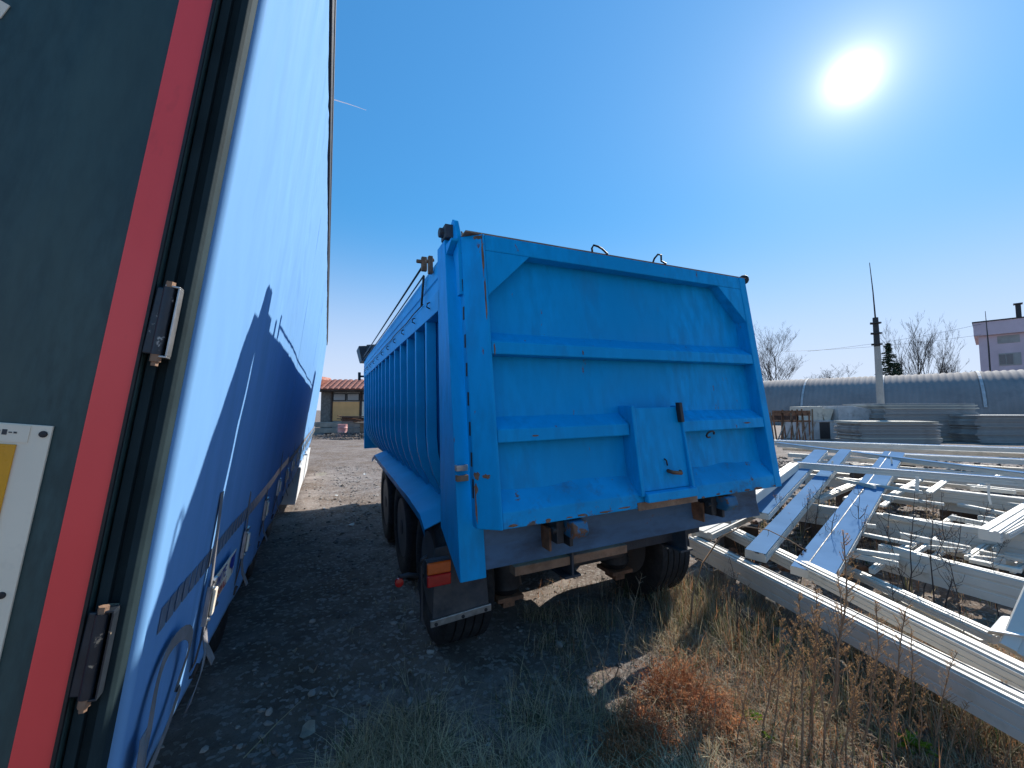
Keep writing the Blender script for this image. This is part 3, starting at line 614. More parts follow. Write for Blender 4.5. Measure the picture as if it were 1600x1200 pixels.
    MB().ribbon([(.022,-.004,.34),(.028,-.004,.20),(.036,-.003,.055),(.038,0,.0)], (0,.034,0), .002).build('upper_strap', m_web, proto)
    MB().ribbon([(.038,0,-.03),(.040,.004,-.09),(.048,.012,-.13),(.062,.024,-.165),(.070,.036,-.19)], (0,.042,0), .0025).build('strap_tail', m_web, proto)
    MB().ribbon([(.034,.01,-.04),(.030,.03,-.12),(.020,.05,-.20),(.0,.05,-.235)], (0,.03,0), .0025).build('hook_strap', m_web, proto)
    MB().tube([(.030,.05,-.20),(.022,.05,-.235),(.004,.05,-.24),(-.01,.05,-.225)], .006, 6).build('hook', m_chassis, proto, smooth=True)
    proto.location = (0, bs[0], 1.165)
    rnd = random.Random(3)
    for y in bs[1:]:
        c = copy_tree(proto, root); c.location = (-.006, y, 1.165+rnd.uniform(-.015,.015)); c.rotation_euler = (rnd.uniform(-.15,.1), 0, 0)
    # loose webbing loop hanging at the rear corner
    pts = []
    for k in range(23):
        a = math.pi*(1.22-1.42*k/22); pts.append((.034+.006*math.sin(k*.5), .255+.135*math.cos(a), 1.09+.115*math.sin(a)))
    pts += [(.036,.37,1.03),(.036,.31,.98),(.034,.23,.945),(.032,.15,.93)]
    MB().ribbon([Vector(p) for p in pts], (.001,0,0), .034).build('webbing_loop', m_web, root, smooth='auto')
    lo = [(.042,.54,1.09),(.058,.50,1.06),(.064,.46,1.02),(.058,.43,.97),(.050,.42,.945)]
    MB().ribbon(lo, (0,.030,.012), .0025).build('loose_strap', m_web, root, smooth=True)
    MB().ribbon([(.038,.10,1.10),(.042,.10,1.03),(.040,.115,.97),(.036,.15,.925)], (0,.05,0), .002).build('strap_flap', m_web, root, smooth=True)
    # sticker with lettering
    st = MB().hexa([(.030,.615,1.105),(.034,.965,1.115),(.0325,.965,1.115),(.0285,.615,1.105),(.033,.605,1.222),(.036,.945,1.212),(.0345,.945,1.212),(.0315,.605,1.222)]).build('sticker', m_plate, cu)
    m_ink1 = PB('blue_ink', (.012,.03,.25), .5); m_ink2 = PB('red_ink', (.4,.03,.03), .5)
    def text(body, y, z, size, m_, sx):
        c = bpy.data.curves.new('lettering', 'FONT'); c.body = body; c.size = size; c.extrude = .0003; c.space_character = 1.05
        o = bpy.data.objects.new('lettering', c); COL.objects.link(o)
        dg = bpy.context.evaluated_depsgraph_get(); me = bpy.data.meshes.new_from_object(o.evaluated_get(dg)); bpy.data.objects.remove(o)
        me.materials.clear(); me.materials.append(m_)
        q = bpy.data.objects.new('lettering', me); COL.objects.link(q); q.parent = st
        q.rotation_euler = (R(90), 0, R(90)); q.location = (.0362, y, z); q.scale = (sx, 1, 1)
    text('IMITE', .635, 1.168, .058, m_ink1, 1.05); text('GOSWALL', .635, 1.123, .048, m_ink2, .82)
    MB().prism([(.855,1.205),(.935,1.205),(.935,1.150),(.925,1.150),(.92,1.125),(.91,1.150),(.895,1.150),(.885,1.165),(.86,1.165),(.84,1.185)], 'x', .0365, .0372).build('emblem', m_ink1, st)
    # running gear: wheels stand upright on the ground although the body leans
    b = MB()
    for x in (-.75,-1.75): b.box(x-.06,x+.06,.3,LEN-.4,.72,.98)
    b.build('chassis_beams', m_chassis, root)
    b = MB().box(-.20,-.12,.30,5.9,.56,.94); b.build('side_skirt', m_dark, root, bevel=.01)
    cr, sr = math.cos(R(ROLL)), math.sin(R(ROLL))
    for y in (2.3, 3.6, 4.9):
        for wx in (-.36, -2.2):
            lx = wx; zz = (.47+.1875+sr*lx)/cr
            add_wheel(root, (lx, y, zz), .36, .47, (0, R(-ROLL), 0))
        MB().tube([(-.4,y,.62),(-2.2,y,.41)], .065, 12).build('axle', m_chassis, root)
    MB().box(-.30,.045,6.2,6.215,.30,.88).build('white_guard', m_white, root, bevel=.004)
    MB().box(-.02,.050,6.22,8.3,.32,.86).build('white_side_guard', m_white, root, bevel=.006)
    MB().box(-.02,.055,8.6,10.3,.30,.86).build('white_side_guard', m_white, root, bevel=.006)
    for x in (-.45,-2.0): MB().box(x-.06,x+.06,10.5,10.62,.20-.115*(x > -1),.9).build('landing_leg', m_chassis, root)
    return root
make_curtainsider()
#PART3
# ------------------------------------------------------------------ pile of white window-frame profiles
def prof(w_, h_):      # stepped, grooved profile outline (sideways, up), top face at v = 0
    a = w_/2
    return [(-a,-h_),(a,-h_),(a,-h_*.72),(a-.006,-h_*.70),(a-.006,-h_*.62),(a,-h_*.60),(a,-h_*.34),(a-.006,-h_*.32),(a-.006,-h_*.26),(a,-h_*.24),(a,-.012),(a*.80,-.012),(a*.76,0),
            (a*.40,0),(a*.36,-.012),(-a*.05,-.012),(-a*.09,0),(-a*.94,0),(-a,-.010)]
def profile_bar(parent, name, p0, p1, w_, h_, mat=None, up=(0,0,1)):
    return MB().beam(p0, p1, prof(w_, h_), up).build(name, mat or m_pvc, parent)
def film(parent, p0, p1, w_, up=(0,0,1), x0=-1, x1=1, name='protective_film'):
    a = w_/2; return MB().beam(p0, p1, [(a*x0*.97,.0005),(a*x1*.97,.0005),(a*x1*.97,.002),(a*x0*.97,.002)], up).build(name, m_film, parent)
FR = []
def frame_thing(label, bars, group=None, films=(), gasket=()):
    c = Vector(bars[0][0]); root = empty('window_frame', (c.x, c.y, 0), label=label, cat='window frame', group=group)
    off = Vector((c.x, c.y, 0))
    for q in bars:
        p0, p1, w_, h_ = q[:4]; up = q[4] if len(q) > 4 else (0,0,1)
        profile_bar(root, 'frame_member', Vector(p0)-off, Vector(p1)-off, w_, h_, None, up)
    for p0, p1, w_, up in films: film(root, Vector(p0)-off, Vector(p1)-off, w_, up)
    for p0, p1, w_, dz in gasket:
        p0, p1 = Vector(p0)-off, Vector(p1)-off
        MB().bar(p0+Vector((0,0,dz)), p1+Vector((0,0,dz)), w_, .004).build('gasket', m_gasket, root)
    return root
def U(px, py, z): return atz(px, py, z)
def mid(a, b, t): return Vector(a)+(Vector(b)-Vector(a))*t
# near long frame on the rubble
a0, a1 = U(1083,838,.36), U(1640,1112,.42)
a1b = a0+(a1-a0)*1.25
b0, b1 = U(1118,818,.385), U(1640,1080,.44)
frame_thing('long white window frame lying on rubble with beige outer side towards the weeds',
    [(a0, a1b, .12, .17), (U(1088,832,.365), U(1230,752,.42), .11, .14)], gasket=[(a0+Vector((.05,.03,0)), a1b+Vector((.05,.03,0)), .012, .003)])
root = frame_thing('second white profile leaning along the top of the long near frame', [(b0+Vector((.05,.06,.015)), b0+(b1-b0)*1.2+Vector((.10,.12,.0)), .12, .10)])
# blue-filmed broad plank crossing the pile
p0, p1 = U(1268,893,.40), U(1398,706,.93)
upv = (-.18,-.22,1)
frame_thing('broad white double profile under blue film slanting down across the pile', [(p0, p1, .30, .07, upv)], films=[(p0, p1, .30, upv)], gasket=[(mid(p0,p1,.01)+Vector((-.04,.03,.006)), mid(p0,p1,.99)+Vector((-.04,.03,.006)), .008, .0)])
p0, p1 = U(1180,862,.46), U(1322,702,.97)
frame_thing('narrow blue filmed profile slanting down beside the tipper trailer', [(p0, p1, .17, .08, upv)], films=[(p0, p1, .17, upv)])
p0, p1 = U(1185,800,.62), U(1283,703,1.0)
frame_thing('blue filmed profile half hidden behind the tailgate', [(p0, p1, .20, .07, upv)], films=[(p0, p1, .20, upv)])
# big frame resting on top of the pile
t0, t1 = U(1246,722,.93), U(1680,754,.88)
frame_thing('large white frame with mitred corner lying on top of the pile', [(t0, t1, .12, .09), (U(1240,723,.928), U(1130,800,.80), .13, .10)], films=[(t0, t1, .12, (0,-.1,1))])
t0, t1 = U(1214,691,.95), U(1680,748,.86)
frame_thing('long filmed profile running diagonally back across the pile', [(t0, t1, .15, .07)], films=[(t0, t1, .15, (0,-.1,1))])
for i, (pa, pb, lab) in enumerate((((1210,687.5,.93),(1700,703,.93),'rearmost long white profile before the concrete slab stacks'), ((1330,705,.78),(1700,722,.80),'long white profile just in front of the rearmost one'))):
    t0, t1 = U(*pa), U(*pb); frame_thing(lab, [(t0, t1, .26, .10)], films=[(mid(t0,t1,.01), mid(t0,t1,.99), .14, (0,-.1,1))])
# standing-on-edge members in the middle
for pa, pb, w_, h_, lab in (((1235,783,.50),(1700,848,.52),.10,.24,'deep white frame on edge in the middle of the pile'),
                            ((1375,850,.40),(1700,930,.36),.10,.24,'deep white frame on edge low in the pile behind weeds'),
                            ((1260,740,.60),(1700,790,.62),.12,.17,'white grooved frame side under the top frame'),
                            ((1340,765,.42),(1700,812,.44),.12,.12,'white grooved frame side deep inside the pile')):
    frame_thing(lab, [(U(*pa), U(*pb), w_, h_)])
for pa, pb, w_, h_, lab in (((1285,868,.22),(1560,992,.20),.10,.06,'thin white bar lying low between the two near frames'),
                            ((1385,925,.12),(1530,1000,.10),.12,.06,'dirty white bar half buried in weeds inside the frame'),
                            ((1275,778,.54),(1400,728,.62),.10,.06,'white bar sloping up to the top frame'),
                            ((1320,778,.52),(1420,735,.60),.05,.04,'thin white glazing bar beside the sloping bar'),
                            ((1545,828,.62),(1640,770,.66),.14,.10,'short white bar end lying across the deep frame'),
                            ((1570,832,.60),(1660,785,.62),.06,.05,'thin white strip across the deep frame'),
                            ((1100,830,.44),(1210,780,.50),.18,.07,'white profile end under the tipper corner')):
    frame_thing(lab, [(U(*pa), U(*pb), w_, h_)])
# more long profiles filling the pile back towards the slab stacks
for k, (ya, yb, z, w_, h_) in enumerate(((693,712,.78,.16,.10),(699,722,.66,.14,.08),(708,738,.60,.16,.09),(716,752,.50,.12,.08),(726,768,.46,.14,.08),(734,776,.34,.12,.07),(748,806,.30,.14,.08),(792,872,.22,.12,.07),(812,905,.16,.12,.06))):
    t0, t1 = U(1214+9*k, ya, z), U(1700, yb, z+.02)
    frame_thing(['rear','second','third','fourth','fifth','sixth','seventh','eighth','ninth'][k]+' of the long white profiles lying parallel, counted from the slab stacks', [(t0, t1, w_, h_)], 'parallel profiles filling the pile')
# slim glazing bars and offcuts scattered through the pile
rb = random.Random(77)
for k in range(40):
    px = rb.uniform(1290,1590); py = 742+(px-1290)*.06+rb.uniform(0,150); z = max(.12, .72-(py-740)/190*.55); a = rb.choice((0.10,0.14,-.55,-.7,.2)); L_ = rb.uniform(50,130)
    p0, p1 = U(px, py, z), U(px+L_, py+L_*a, z+rb.uniform(-.05,.05))
    if (p1-p0).length > 3.2: p1 = p0+(p1-p0).normalized()*2.4
    w_ = rb.uniform(.03,.07)
    o = MB().beam((0,0,0), p1-p0, prof(w_, rb.uniform(.025,.05))).build('glazing_bar', m_pvc if k % 3 else m_pvcside); o.location = p0
    tag(o, 'slim white glazing bar lying loose inside the frame pile', 'glazing bar', 'loose glazing bars in the pile')
# upright white panel at the right and pvc scraps
pb = U(1592,1020,.25); pt = U(1650,880,.70)
frame_thing('white panel standing on edge at the end of the pile', [(pb, pt, .16, .04, (-.6,-.6,.3))])
MB().hexa([U(1545,985,.30),U(1640,1010,.30),U(1640,985,.34),U(1560,960,.34),U(1545,985,.34),U(1640,1010,.34),U(1640,985,.38),U(1560,960,.38)])
rk = random.Random(8)
o = MB().hexa([U(1540,990,.28),U(1620,1003,.30),U(1640,975,.30),U(1562,965,.28),U(1545,985,.33),U(1620,997,.34),U(1640,972,.34),U(1565,962,.33)]).build('foam_block', m_white, bevel=.01); tag(o, 'white foam chunk lying against the upright panel', 'debris')
# torn plastic strips hanging from the frames
for i, (px, py, z) in enumerate(((1392,715,.93),(1432,745,.88),(1300,720,.93),(1545,758,.86))):
    p = U(px, py, z); pts = [p+Vector((.01*math.sin(k*1.3+i), 0, -.075*k)) for k in range(4 if i else 7)]
    o = MB().ribbon(pts, (.03+.02*(i == 1),0,0), .003).build('plastic_strip', m_pvcside); tag(o, 'torn white plastic strip dangling from a frame', 'plastic strip', 'plastic strips hanging from the frames')

# timber blocks and rubble that carry the pile
for i, (px, py, hgt) in enumerate(((1150,935,.14),(1240,975,.15),(1340,1020,.15),(1450,1075,.17),(1130,905,.13),(1195,950,.16),(1290,1005,.13),(1170,965,.10),(1095,905,.12),(1225,1000,.11),(1385,1050,.15),(1310,1045,.09))):
    g = atz(px, py, .05); r_ = random.Random(i+40)
    o = MB().rock((0,0,0), hgt, r_, .8).build('stone', m_stone, bevel=.012); o.location = (g.x, g.y, hgt*.45); tag(o, 'grey rubble stone wedged under the long near frame', 'stone', 'stones under the near frame')
for i, (x, y, h_) in enumerate(((4.2,5.6,.36),(5.4,5.2,.32),(3.4,4.6,.20),(6.0,7.2,.5),(4.6,7.4,.55),(5.2,4.2,.15),(7.3,8.6,.62),(6.6,6.0,.55),(9.4,9.8,.72),(2.9,5.3,.3))):
    o = MB().box(-.22,.22,-.10,.10,0,h_).box(-.3,.3,-.16,-.101,0,.05).build('timber_block', m_wooddark, bevel=.008); o.location = (x, y, gz(x,y)-.02); o.rotation_euler = (0,0,i*.7); tag(o, 'dark timber block propping up the frame pile', 'timber block', 'timber blocks under the frame pile')

# ------------------------------------------------------------------ background right: slab stacks, blocks, rack, hangar
def slab_stack(label, x0, x1, y0, dep, n, th, seed, pale=()):
    r_ = random.Random(seed); root = empty('slab_stack', ((x0+x1)/2, y0, gz((x0+x1)/2, y0)-.05), (0,0,R(-2)), label, 'slab stack')
    L_ = x1-x0; me = None
    for k in range(n):
        ln = L_*(1-(.0 if k < n*.75 else .06*r_.random()))
        if me is None: me = MB().box(-.5,.5,0,1,.006,th-.004).build('slab', m_slab, root, bevel=.006); o = me
        else: o = inst(me, root)
        o.scale = (ln+r_.uniform(-.12,.12), dep+r_.uniform(-.1,.1), 1); o.location = (r_.uniform(-.12,.12), r_.uniform(-.06,.05), k*th)
        if k in pale or r_.random() < .16:
            o.material_slots[0].link = 'OBJECT'; o.material_slots[0].material = m_slabl
    for dx in (-.35,.35): MB().box(dx*L_-.07,dx*L_+.07,.05,dep-.05,-.12,.0).build('bearer', m_wooddark, root)
def bx(px, py, y): return aty(px, py, y).x
slab_stack('tall stack of thin grey concrete slabs in front of the arched hangar', bx(1384,650,23), bx(1528,650,23), 23, 3, 28, .078, 1)
slab_stack('lower ragged stack of slabs in front of the tall stack', bx(1344,650,20.3), bx(1466,650,20.3), 20.3, 1.6, 19, .064, 2, (17,18))
slab_stack('stack of slabs reaching out of view beside the tall stack', bx(1528,650,21.5), bx(1690,650,21.5), 21.5, 3, 22, .07, 3)
def block(label, px0, px1, py0, py1, y, dep, cat='concrete block', m_=None, shape=None):
    A, B = aty(px0, py1, y), aty(px1, py0, y)
    g = 0
    o = MB()
    return A, B
# pale precast boxes
root = empty('concrete_box', (bx(1290,670,24), 24, 0), label='long low grey concrete box under the pale blocks', cat='concrete box')
o = MB().box(-1.4,1.9,0,1.8,-.02,1.02).build('box_shell', m_concrete, root, bevel=.02); MB().box(-1.45,1.95,-.05,1.85,1.022,1.10).build('box_lid', m_concrete, root, bevel=.02)
MB().box(-.35,.25,-.02,-.005,.02,1.0).build('box_opening', m_dark, root)
for px0, px1, dep, lab in ((1264,1287,1.6,'smaller pale concrete block on the concrete box'), (1311,1384,1.7,'long pale concrete block with sloping top on the concrete box')):
    xa, xb = bx(px0,650,24), bx(px1,650,24); b = MB()
    if px1 > 1300: b.prism([(0,1.10),(xb-xa,1.10),(xb-xa,1.62),((xb-xa)*.3,1.97),(0,1.97)], 'y', 24.05, 24.05+dep)
    else: b.prism([(0,1.10),(xb-xa,1.10),(xb-xa,1.95),(0,1.93)], 'y', 24.05, 24.05+dep)
    o = b.build('concrete_block', m_slabl if px1 < 1300 else m_concrete, bevel=.02); o.location = (xa, 0, 0); tag(o, lab, 'concrete block')
b = MB(); xa = bx(1299,650,24); b.prism([(-.42,1.80),(.42,1.80),(.16,1.10),(-.16,1.10)], 'y', 24.3, 25.1); o = b.build('hopper', m_slabl, bevel=.01); o.location = (xa, 0, 0); tag(o, 'small funnel shaped hopper between the two pale blocks', 'hopper')
# reinforcement rack
rx0, rx1 = bx(1208,670,22), bx(1267,670,22)
root = empty('rebar_rack', ((rx0+rx1)/2, 22, 0), label='rusty rack of reinforcing bars behind the tailgate', cat='rack')
hw = (rx1-rx0)/2; rk = random.Random(4)
for z in (1.08, 1.42): MB().box(-hw,hw,-.04,.04,z,z+(.09 if z < 1.2 else .28)).build('rack_rail', m_rust, root)
MB().box(-hw,hw,.9,.98,1.08,1.42).build('rack_board', m_wooddark, root)
for k in range(13):
    x = -hw+2*hw*k/12+rk.uniform(-.05,.05); MB().bar((x,-.07,-.02),(x+rk.uniform(-.2,.2),-.07,1.62+rk.uniform(-.15,.2)), .06, .05, (0,1,0)).build('rack_bar', m_rust if k % 3 else m_wood, root)
for k in range(5):
    x = -hw+2*hw*(k+.3)/5; MB().bar((x,-.12,.02),(x+.45,-.12,1.05), .05, .04, (0,1,0)).build('rack_brace', m_sleeper, root)
# arched hangar, corrugated
def hangar():
    P0, P1 = Vector((27.5, 62, 0)), Vector((58, 31.5, 0)); d = (P1-P0); L_ = d.length; d.normalize(); nrm = Vector((d.y, -d.x, 0))
    if nrm.y > 0: nrm = -nrm
    rad = 5.75; n = 480; ns = 26
    root = empty('arched_hangar', P0, label='long arched hangar of weathered corrugated steel', cat='hangar')
    rings = []
    for i in range(n+1):
        t = L_*i/n; r_ = rad+.05*math.sin(2*math.pi*t/.52); ring = []
        for k in range(ns+1):
            a = math.pi*k/ns; p = d*t+nrm*(r_*1.12*math.cos(a)); ring.append((p.x, p.y, r_*math.sin(a)-.1))
        rings.append(ring)
    MB().loft(rings, False, closed=False).build('corrugated_shell', m_hangar, root, smooth=True)
    for t in (2, 9, 15, 22, 29, 36):
        pts = []
        for k in range(3, 15):
            a = math.pi*k/26; p = d*t+nrm*((rad+.07)*1.12*math.cos(a)); pts.append((p.x, p.y, (rad+.07)*math.sin(a)-.1))
        MB().ribbon(pts, d*.22, .02).build('sheet_seam', m_concrete, root)
    for t in (0, L_):
        poly = [(d*t+nrm*(rad*1.11*math.cos(math.pi*k/20))+Vector((0,0,rad*.99*math.sin(math.pi*k/20)-.1))) for k in range(21)]
        MB().add(poly, [tuple(range(21))]).build('end_wall', m_greywall, root)
hangar()
# pole with lightning rod
pp = aty(1377,640,27)
root = empty('lightning_mast', (pp.x, 27, 0), (0, R(-.3), 0), 'tapering concrete pole with ring clamps and thin lightning rod', 'pole')
MB().lathe([(.21,-.3),(.20,3),(.145,7.95),(.02,7.96)], (0,0,0), 'z', 14).build('pole_shaft', m_pole, root, smooth='auto')
for z in (6.1, 6.85, 7.55): MB().lathe([(.16,z),(.30,z+.01),(.30,z+.09),(.16,z+.10)], (0,0,0), 'z', 14).box(-.36,-.27,-.04,.04,z,z+.1).build('ring_clamp', m_dark, root)
MB().lathe([(.168,6.0),(.152,7.98),(.02,7.99)], (0,0,0), 'z', 14).build('pole_sleeve', m_dark, root, smooth='auto')
MB().tube([(0,0,7.9),(-.05,0,9.8),(-.16,0,11.8)], [.05,.035,.02], 8).build('lightning_rod', m_dark, root)
# pink building behind the hangar
def building():
    Y0 = 70; x0 = aty(1531,560,Y0).x
    root = empty('apartment_building', (x0, Y0, 0), (0,0,R(-50)), 'pink flat roofed building rising behind the hangar', 'building')
    MB().box(0,26,0,14,0,14.6).build('wall', m_pinkwall, root)
    MB().box(-.5,26.5,-.7,14.5,14.602,16.9).build('parapet', m_pinkwall, root)
    MB().box(-.6,26.6,-.8,14.6,16.902,17.1).build('roof_edge', m_dark, root)
    for zz in (11.3, 8.2, 5.1):
        for x in (2.1, 6.6, 11.1, 15.6):
            f = MB().box(x,x+2.4,-.06,-.002,zz-2.1,zz).build('window_panel', m_greywall, root)
            for q in range(3):
                MB().box(x+.08+q*.78,x+.74+q*.78,-.09,-.061,zz-1.9,zz-.2).build('pane', m_glass if q < 2 else m_greywall, f)
    MB().box(2.1,4.5,-.06,-.002,13.0,14.3).build('vent_panel', m_greywall, root)
    MB().box(4.3,4.9,.2,.8,17.1,19.4).build('chimney', m_dark, root); MB().box(4.1,5.1,0,1.0,19.4,19.6).build('chimney_cap', m_dark, root)
building()
q = aty(1548,600,60); o = MB().tube([(0,0,0),(.1,0,11),(.0,0,16.6)], [.12,.09,.03], 6).build('antenna_mast', m_dark); o.location = (q.x, 60, 0); tag(o, 'thin dark antenna mast before the pink building', 'mast')
# ------------------------------------------------------------------ bare trees, spruce, wires
def bare_tree(label, px, Y0, h, seed, spread=.5, stems=3, lean=0.):
    r_ = random.Random(seed); p = aty(px, 640, Y0); root = empty('bare_tree', (p.x, Y0, 0), label=label, cat='tree', group='bare trees behind the hangar')
    trunk, tw = MB(), MB()
    def grow(p0, d, L_, r0, lev):
        n = 4; pts = [p0]; rr = [r0]; p_ = Vector(p0); dd = Vector(d)
        for k in range(n):
            dd = (dd+Vector((r_.uniform(-.13,.13), r_.uniform(-.13,.13), .05))).normalized(); p_ = p_+dd*L_/n; pts.append(p_.copy()); rr.append(r0*(1-.62*(k+1)/n))
        (trunk if lev == 0 else tw).tube(pts, rr, 5 if lev == 0 else 3)
        if lev < 4:
            for k in range({0: 9, 1: 6, 2: 5, 3: 3}[lev]):
                t = r_.uniform(.3, 1); i = min(n-1, int(t*n)); q = pts[i].lerp(pts[i+1], t*n-i)
                a = r_.uniform(0, 6.3); sp = spread*r_.uniform(.6, 1.5); nd = (dd+Vector((math.cos(a)*sp, math.sin(a)*sp, r_.uniform(.0,.35)))).normalized()
                grow(q, nd, L_*r_.uniform(.32,.55), max(.010, rr[i]*.5), lev+1)
    for s_ in range(stems):
        a = r_.uniform(0, 6.3); grow(Vector((r_.uniform(-.6,.6), r_.uniform(-.6,.6), -.1)), Vector((.16*math.cos(a)+lean, .16*math.sin(a), 1)).normalized(), h*r_.uniform(.72,.9), .13, 0)
    trunk.build('trunk', m_bark, root); c = tw.build('branches', m_bark, root); c['kind'] = 'stuff'
bare_tree('wide bare tree with several stems rising above the hangar by the tailgate', 1222, 66, 12.6, 11, .75, 4)
bare_tree('low bare bushy tree just showing over the hangar roof', 1302, 70, 8.2, 12, .9, 4)
bare_tree('slim upright bare tree beside the spruce', 1422, 68, 12.6, 13, .35, 3)
bare_tree('slim bare tree between two others over the hangar roof', 1447, 69, 12.2, 14, .35, 2)
bare_tree('bare tree leaning towards the pink building', 1462, 68, 10.2, 15, .4, 2, .10)
def spruce(label, px, Y0, h, seed, wd):
    r_ = random.Random(seed); p = aty(px, 640, Y0); root = empty('spruce_tree', (p.x, Y0, 0), label=label, cat='tree')
    MB().tube([(0,0,-.1),(0,0,h*.98)], [.22,.03], 7).build('trunk', m_bark, root)
    m = MB(); nl = 34
    for k in range(nl):
        t = k/nl; z = 1+(h-1)*t; L_ = wd*(1-t)**.85*(.75+.5*r_.random())+.15
        for j in range(6):
            a = r_.uniform(0, 6.3); dx, dy = math.cos(a), math.sin(a); ll = L_*r_.uniform(.6,1.1)
            for i in range(9):
                s0 = ll*(i+.5)/9; c = Vector((dx*s0, dy*s0, z-.28*s0+.12*(s0/ll)**2*ll))
                for s_ in range(3):
                    v = Vector((r_.uniform(-1,1), r_.uniform(-1,1), r_.uniform(-.7,.35))).normalized()*.42; w2 = Vector((r_.uniform(-1,1), r_.uniform(-1,1), r_.uniform(-1,1))).normalized()*.10
                    m.add([c-w2, c+w2, c+v], [(0,1,2)])
    c = m.build('crown', m_spruce, root, recalc=False); c['kind'] = 'stuff'
spruce('dark green spruce standing behind the concrete pole', 1393, 64, 12.6, 21, 2.9)
spruce('small dark spruce close beside the taller spruce', 1405, 66, 9.6, 22, 2.0)
def wire(label, A, B, sag):
    pts = [Vector(A).lerp(Vector(B), k/16)+Vector((0,0,-sag*4*(k/16)*(1-k/16))) for k in range(17)]
    o = MB().tube(pts, .02, 4).build('overhead_wire', m_dark); tag(o, label, 'wire')
A = aty(1531,506,69.5); wire('upper overhead wire running to the pink building roof', aty(1262,549,66), (A.x+.3,69.3,A.z), .5)
A = aty(1531,523,69.5); wire('lower overhead wire running to the pink building', aty(1225,549,70), (A.x+.3,69.3,A.z), .5)

# ------------------------------------------------------------------ background left: shed, timber, drum
def shed():
    Y0 = 31; X0 = aty(499,640,Y0).x; X1 = aty(600,640,Y0).x+1.5
    root = empty('shed', (X0, Y0, 0), label='low ochre and grey shed with red tiled roof at the yard end', cat='shed')
    L_ = X1-X0
    MB().box(.05,.9,.1,4,0,3.12).build('stone_wall', m_stone, root); MB().box(.9,L_,.12,4,0,3.12).build('wall', m_greywall, root)
    MB().box(1.0,3.05,.04,.118,.9,2.35).build('ochre_panel', m_ochre, root)
    MB().box(3.25,L_,.04,.118,.7,2.35).build('pale_panel', m_plate, root)
    for x0, x1 in ((1.0,2.0),(2.08,3.05),(3.25,4.2),(4.28,5.2)):
        w_ = MB().box(x0,x1,.03,.118,2.42,3.0).build('window', m_dark, root); MB().box(x0+.07,x1-.07,.018,.029,2.48,2.94).build('pane', m_greywall, w_)
    for x in (.92, 3.15): MB().box(x-.06,x+.06,-.02,.10,0,3.1).build('post', m_wooddark, root)
    MB().box(-.25,L_+.1,-.65,4.2,3.13,3.30).build('eaves_board', m_wooddark, root)
    # tiles row by row
    nt_ = int((L_+.5)/.42); til = None
    for r_ in range(4):
        for i in range(nt_):
            x = -.3+i*.42+.02*math.sin(i*3+r_); y = -.75+r_*.42; z = 3.30+r_*.20
            if til is None:
                til = MB().prism([(0,0),(.1,.06),(.21,.075),(.32,.06),(.42,0),(.42,-.03),(0,-.03)], 'y', 0, .46); til = til.build('tile', m_tilered, root); o = til
            else: o = inst(til, root)
            o.location = (x, y, z); o.rotation_euler = (R(25), 0, .02*math.sin(i*7+r_*2))
    MB().prism([(-.35,3.28),(-.1,3.95),(.25,4.28),(.35,4.05),(.1,3.4)], 'y', -.8, 1.2).build('gable_tiles', m_tilered, root)
    MB().box(-.2,L_,.85,4.2,3.3,4.05).build('roof_core', m_tilered, root)
shed()
def at_left(px, Y0): return aty(px, 640, Y0).x
def beam_stack():
    for k, (z, dy) in enumerate(((.16,0),(.55,.05))):
        o = MB().box(0,5.5,0,.5,0,.34).build('concrete_beam', m_sleeper, bevel=.02); o.location = (at_left(500,27.5)-.4, 27.5+dy, z); tag(o, 'lower grey beam stacked before the shed' if k == 0 else 'upper grey beam stacked before the shed', 'beam')
    for k in range(3):
        o = MB().box(-.12,.12,0,.5,0,.17).box(-.16,.16,-.02,-.001,0,.1).build('beam_spacer', m_wooddark); o.location = (at_left(500,27.5)+.5+k*1.7, 27.5, -.01); tag(o, 'dark wooden spacer under the grey beams', 'timber block', 'spacers under the grey beams')
beam_stack()
rk = random.Random(6)
for k in range(11):
    x0 = at_left(508,27)+.7+rk.uniform(-.4,.4); z = .93+.07*(k % 5)+.01*k
    o = MB().box(0,3.6+rk.uniform(-.8,.6),-.07,.07,0,.06).build('timber_plank', m_wooddark if k % 3 else m_rust, bevel=.004); o.location = (x0, 27.55+.08*(k % 4), z); o.rotation_euler = (rk.uniform(-.05,.05), rk.uniform(-.02,.05)+(.16 if k > 8 else 0), rk.uniform(-.06,.06))
    tag(o, 'dark plank in the loose timber pile before the shed', 'plank', 'planks piled before the shed')
dx = at_left(536,26.3); o = MB().lathe([(.005,0),(.30,0),(.305,.02),(.295,.05),(.295,.30),(.31,.32),(.295,.34),(.295,.60),(.31,.62),(.295,.64),(.295,.82),(.305,.85),(.28,.86),(.27,.83),(.005,.83)], (0,0,0), 'z', 24).build('steel_drum', m_barrel, smooth='auto'); o.location = (dx, 26.3, gz(dx,26.3)-.02); tag(o, 'faded pink steel drum before the grey beams', 'drum')
r_ = random.Random(9); m = MB()
for k in range(900):
    a, q = r_.uniform(0, 6.3), r_.random()**.6; x = 3.2*q*math.cos(a); y = .9*q*math.sin(a); h = .42*max(0, 1-q)**.8
    m.rock((x, y, h*r_.uniform(.6,1)+.0), r_.uniform(.02,.055), r_)
o = m.build('gravel_heap', m_pebble); o.location = (at_left(545,24.6), 24.6, 0); tag(o, 'low heap of dark gravel and rubble in front of the drum', 'gravel', kind='stuff')
o = MB().box(0,.5,0,.7,0,.9).box(-.35,.55,-.1,.8,.92,1.0).build('wooden_table', m_wood); o.location = (at_left(563,25), 25, gz(at_left(563,25),25)); tag(o, 'small wooden bench beside the tipper trailer front', 'bench')
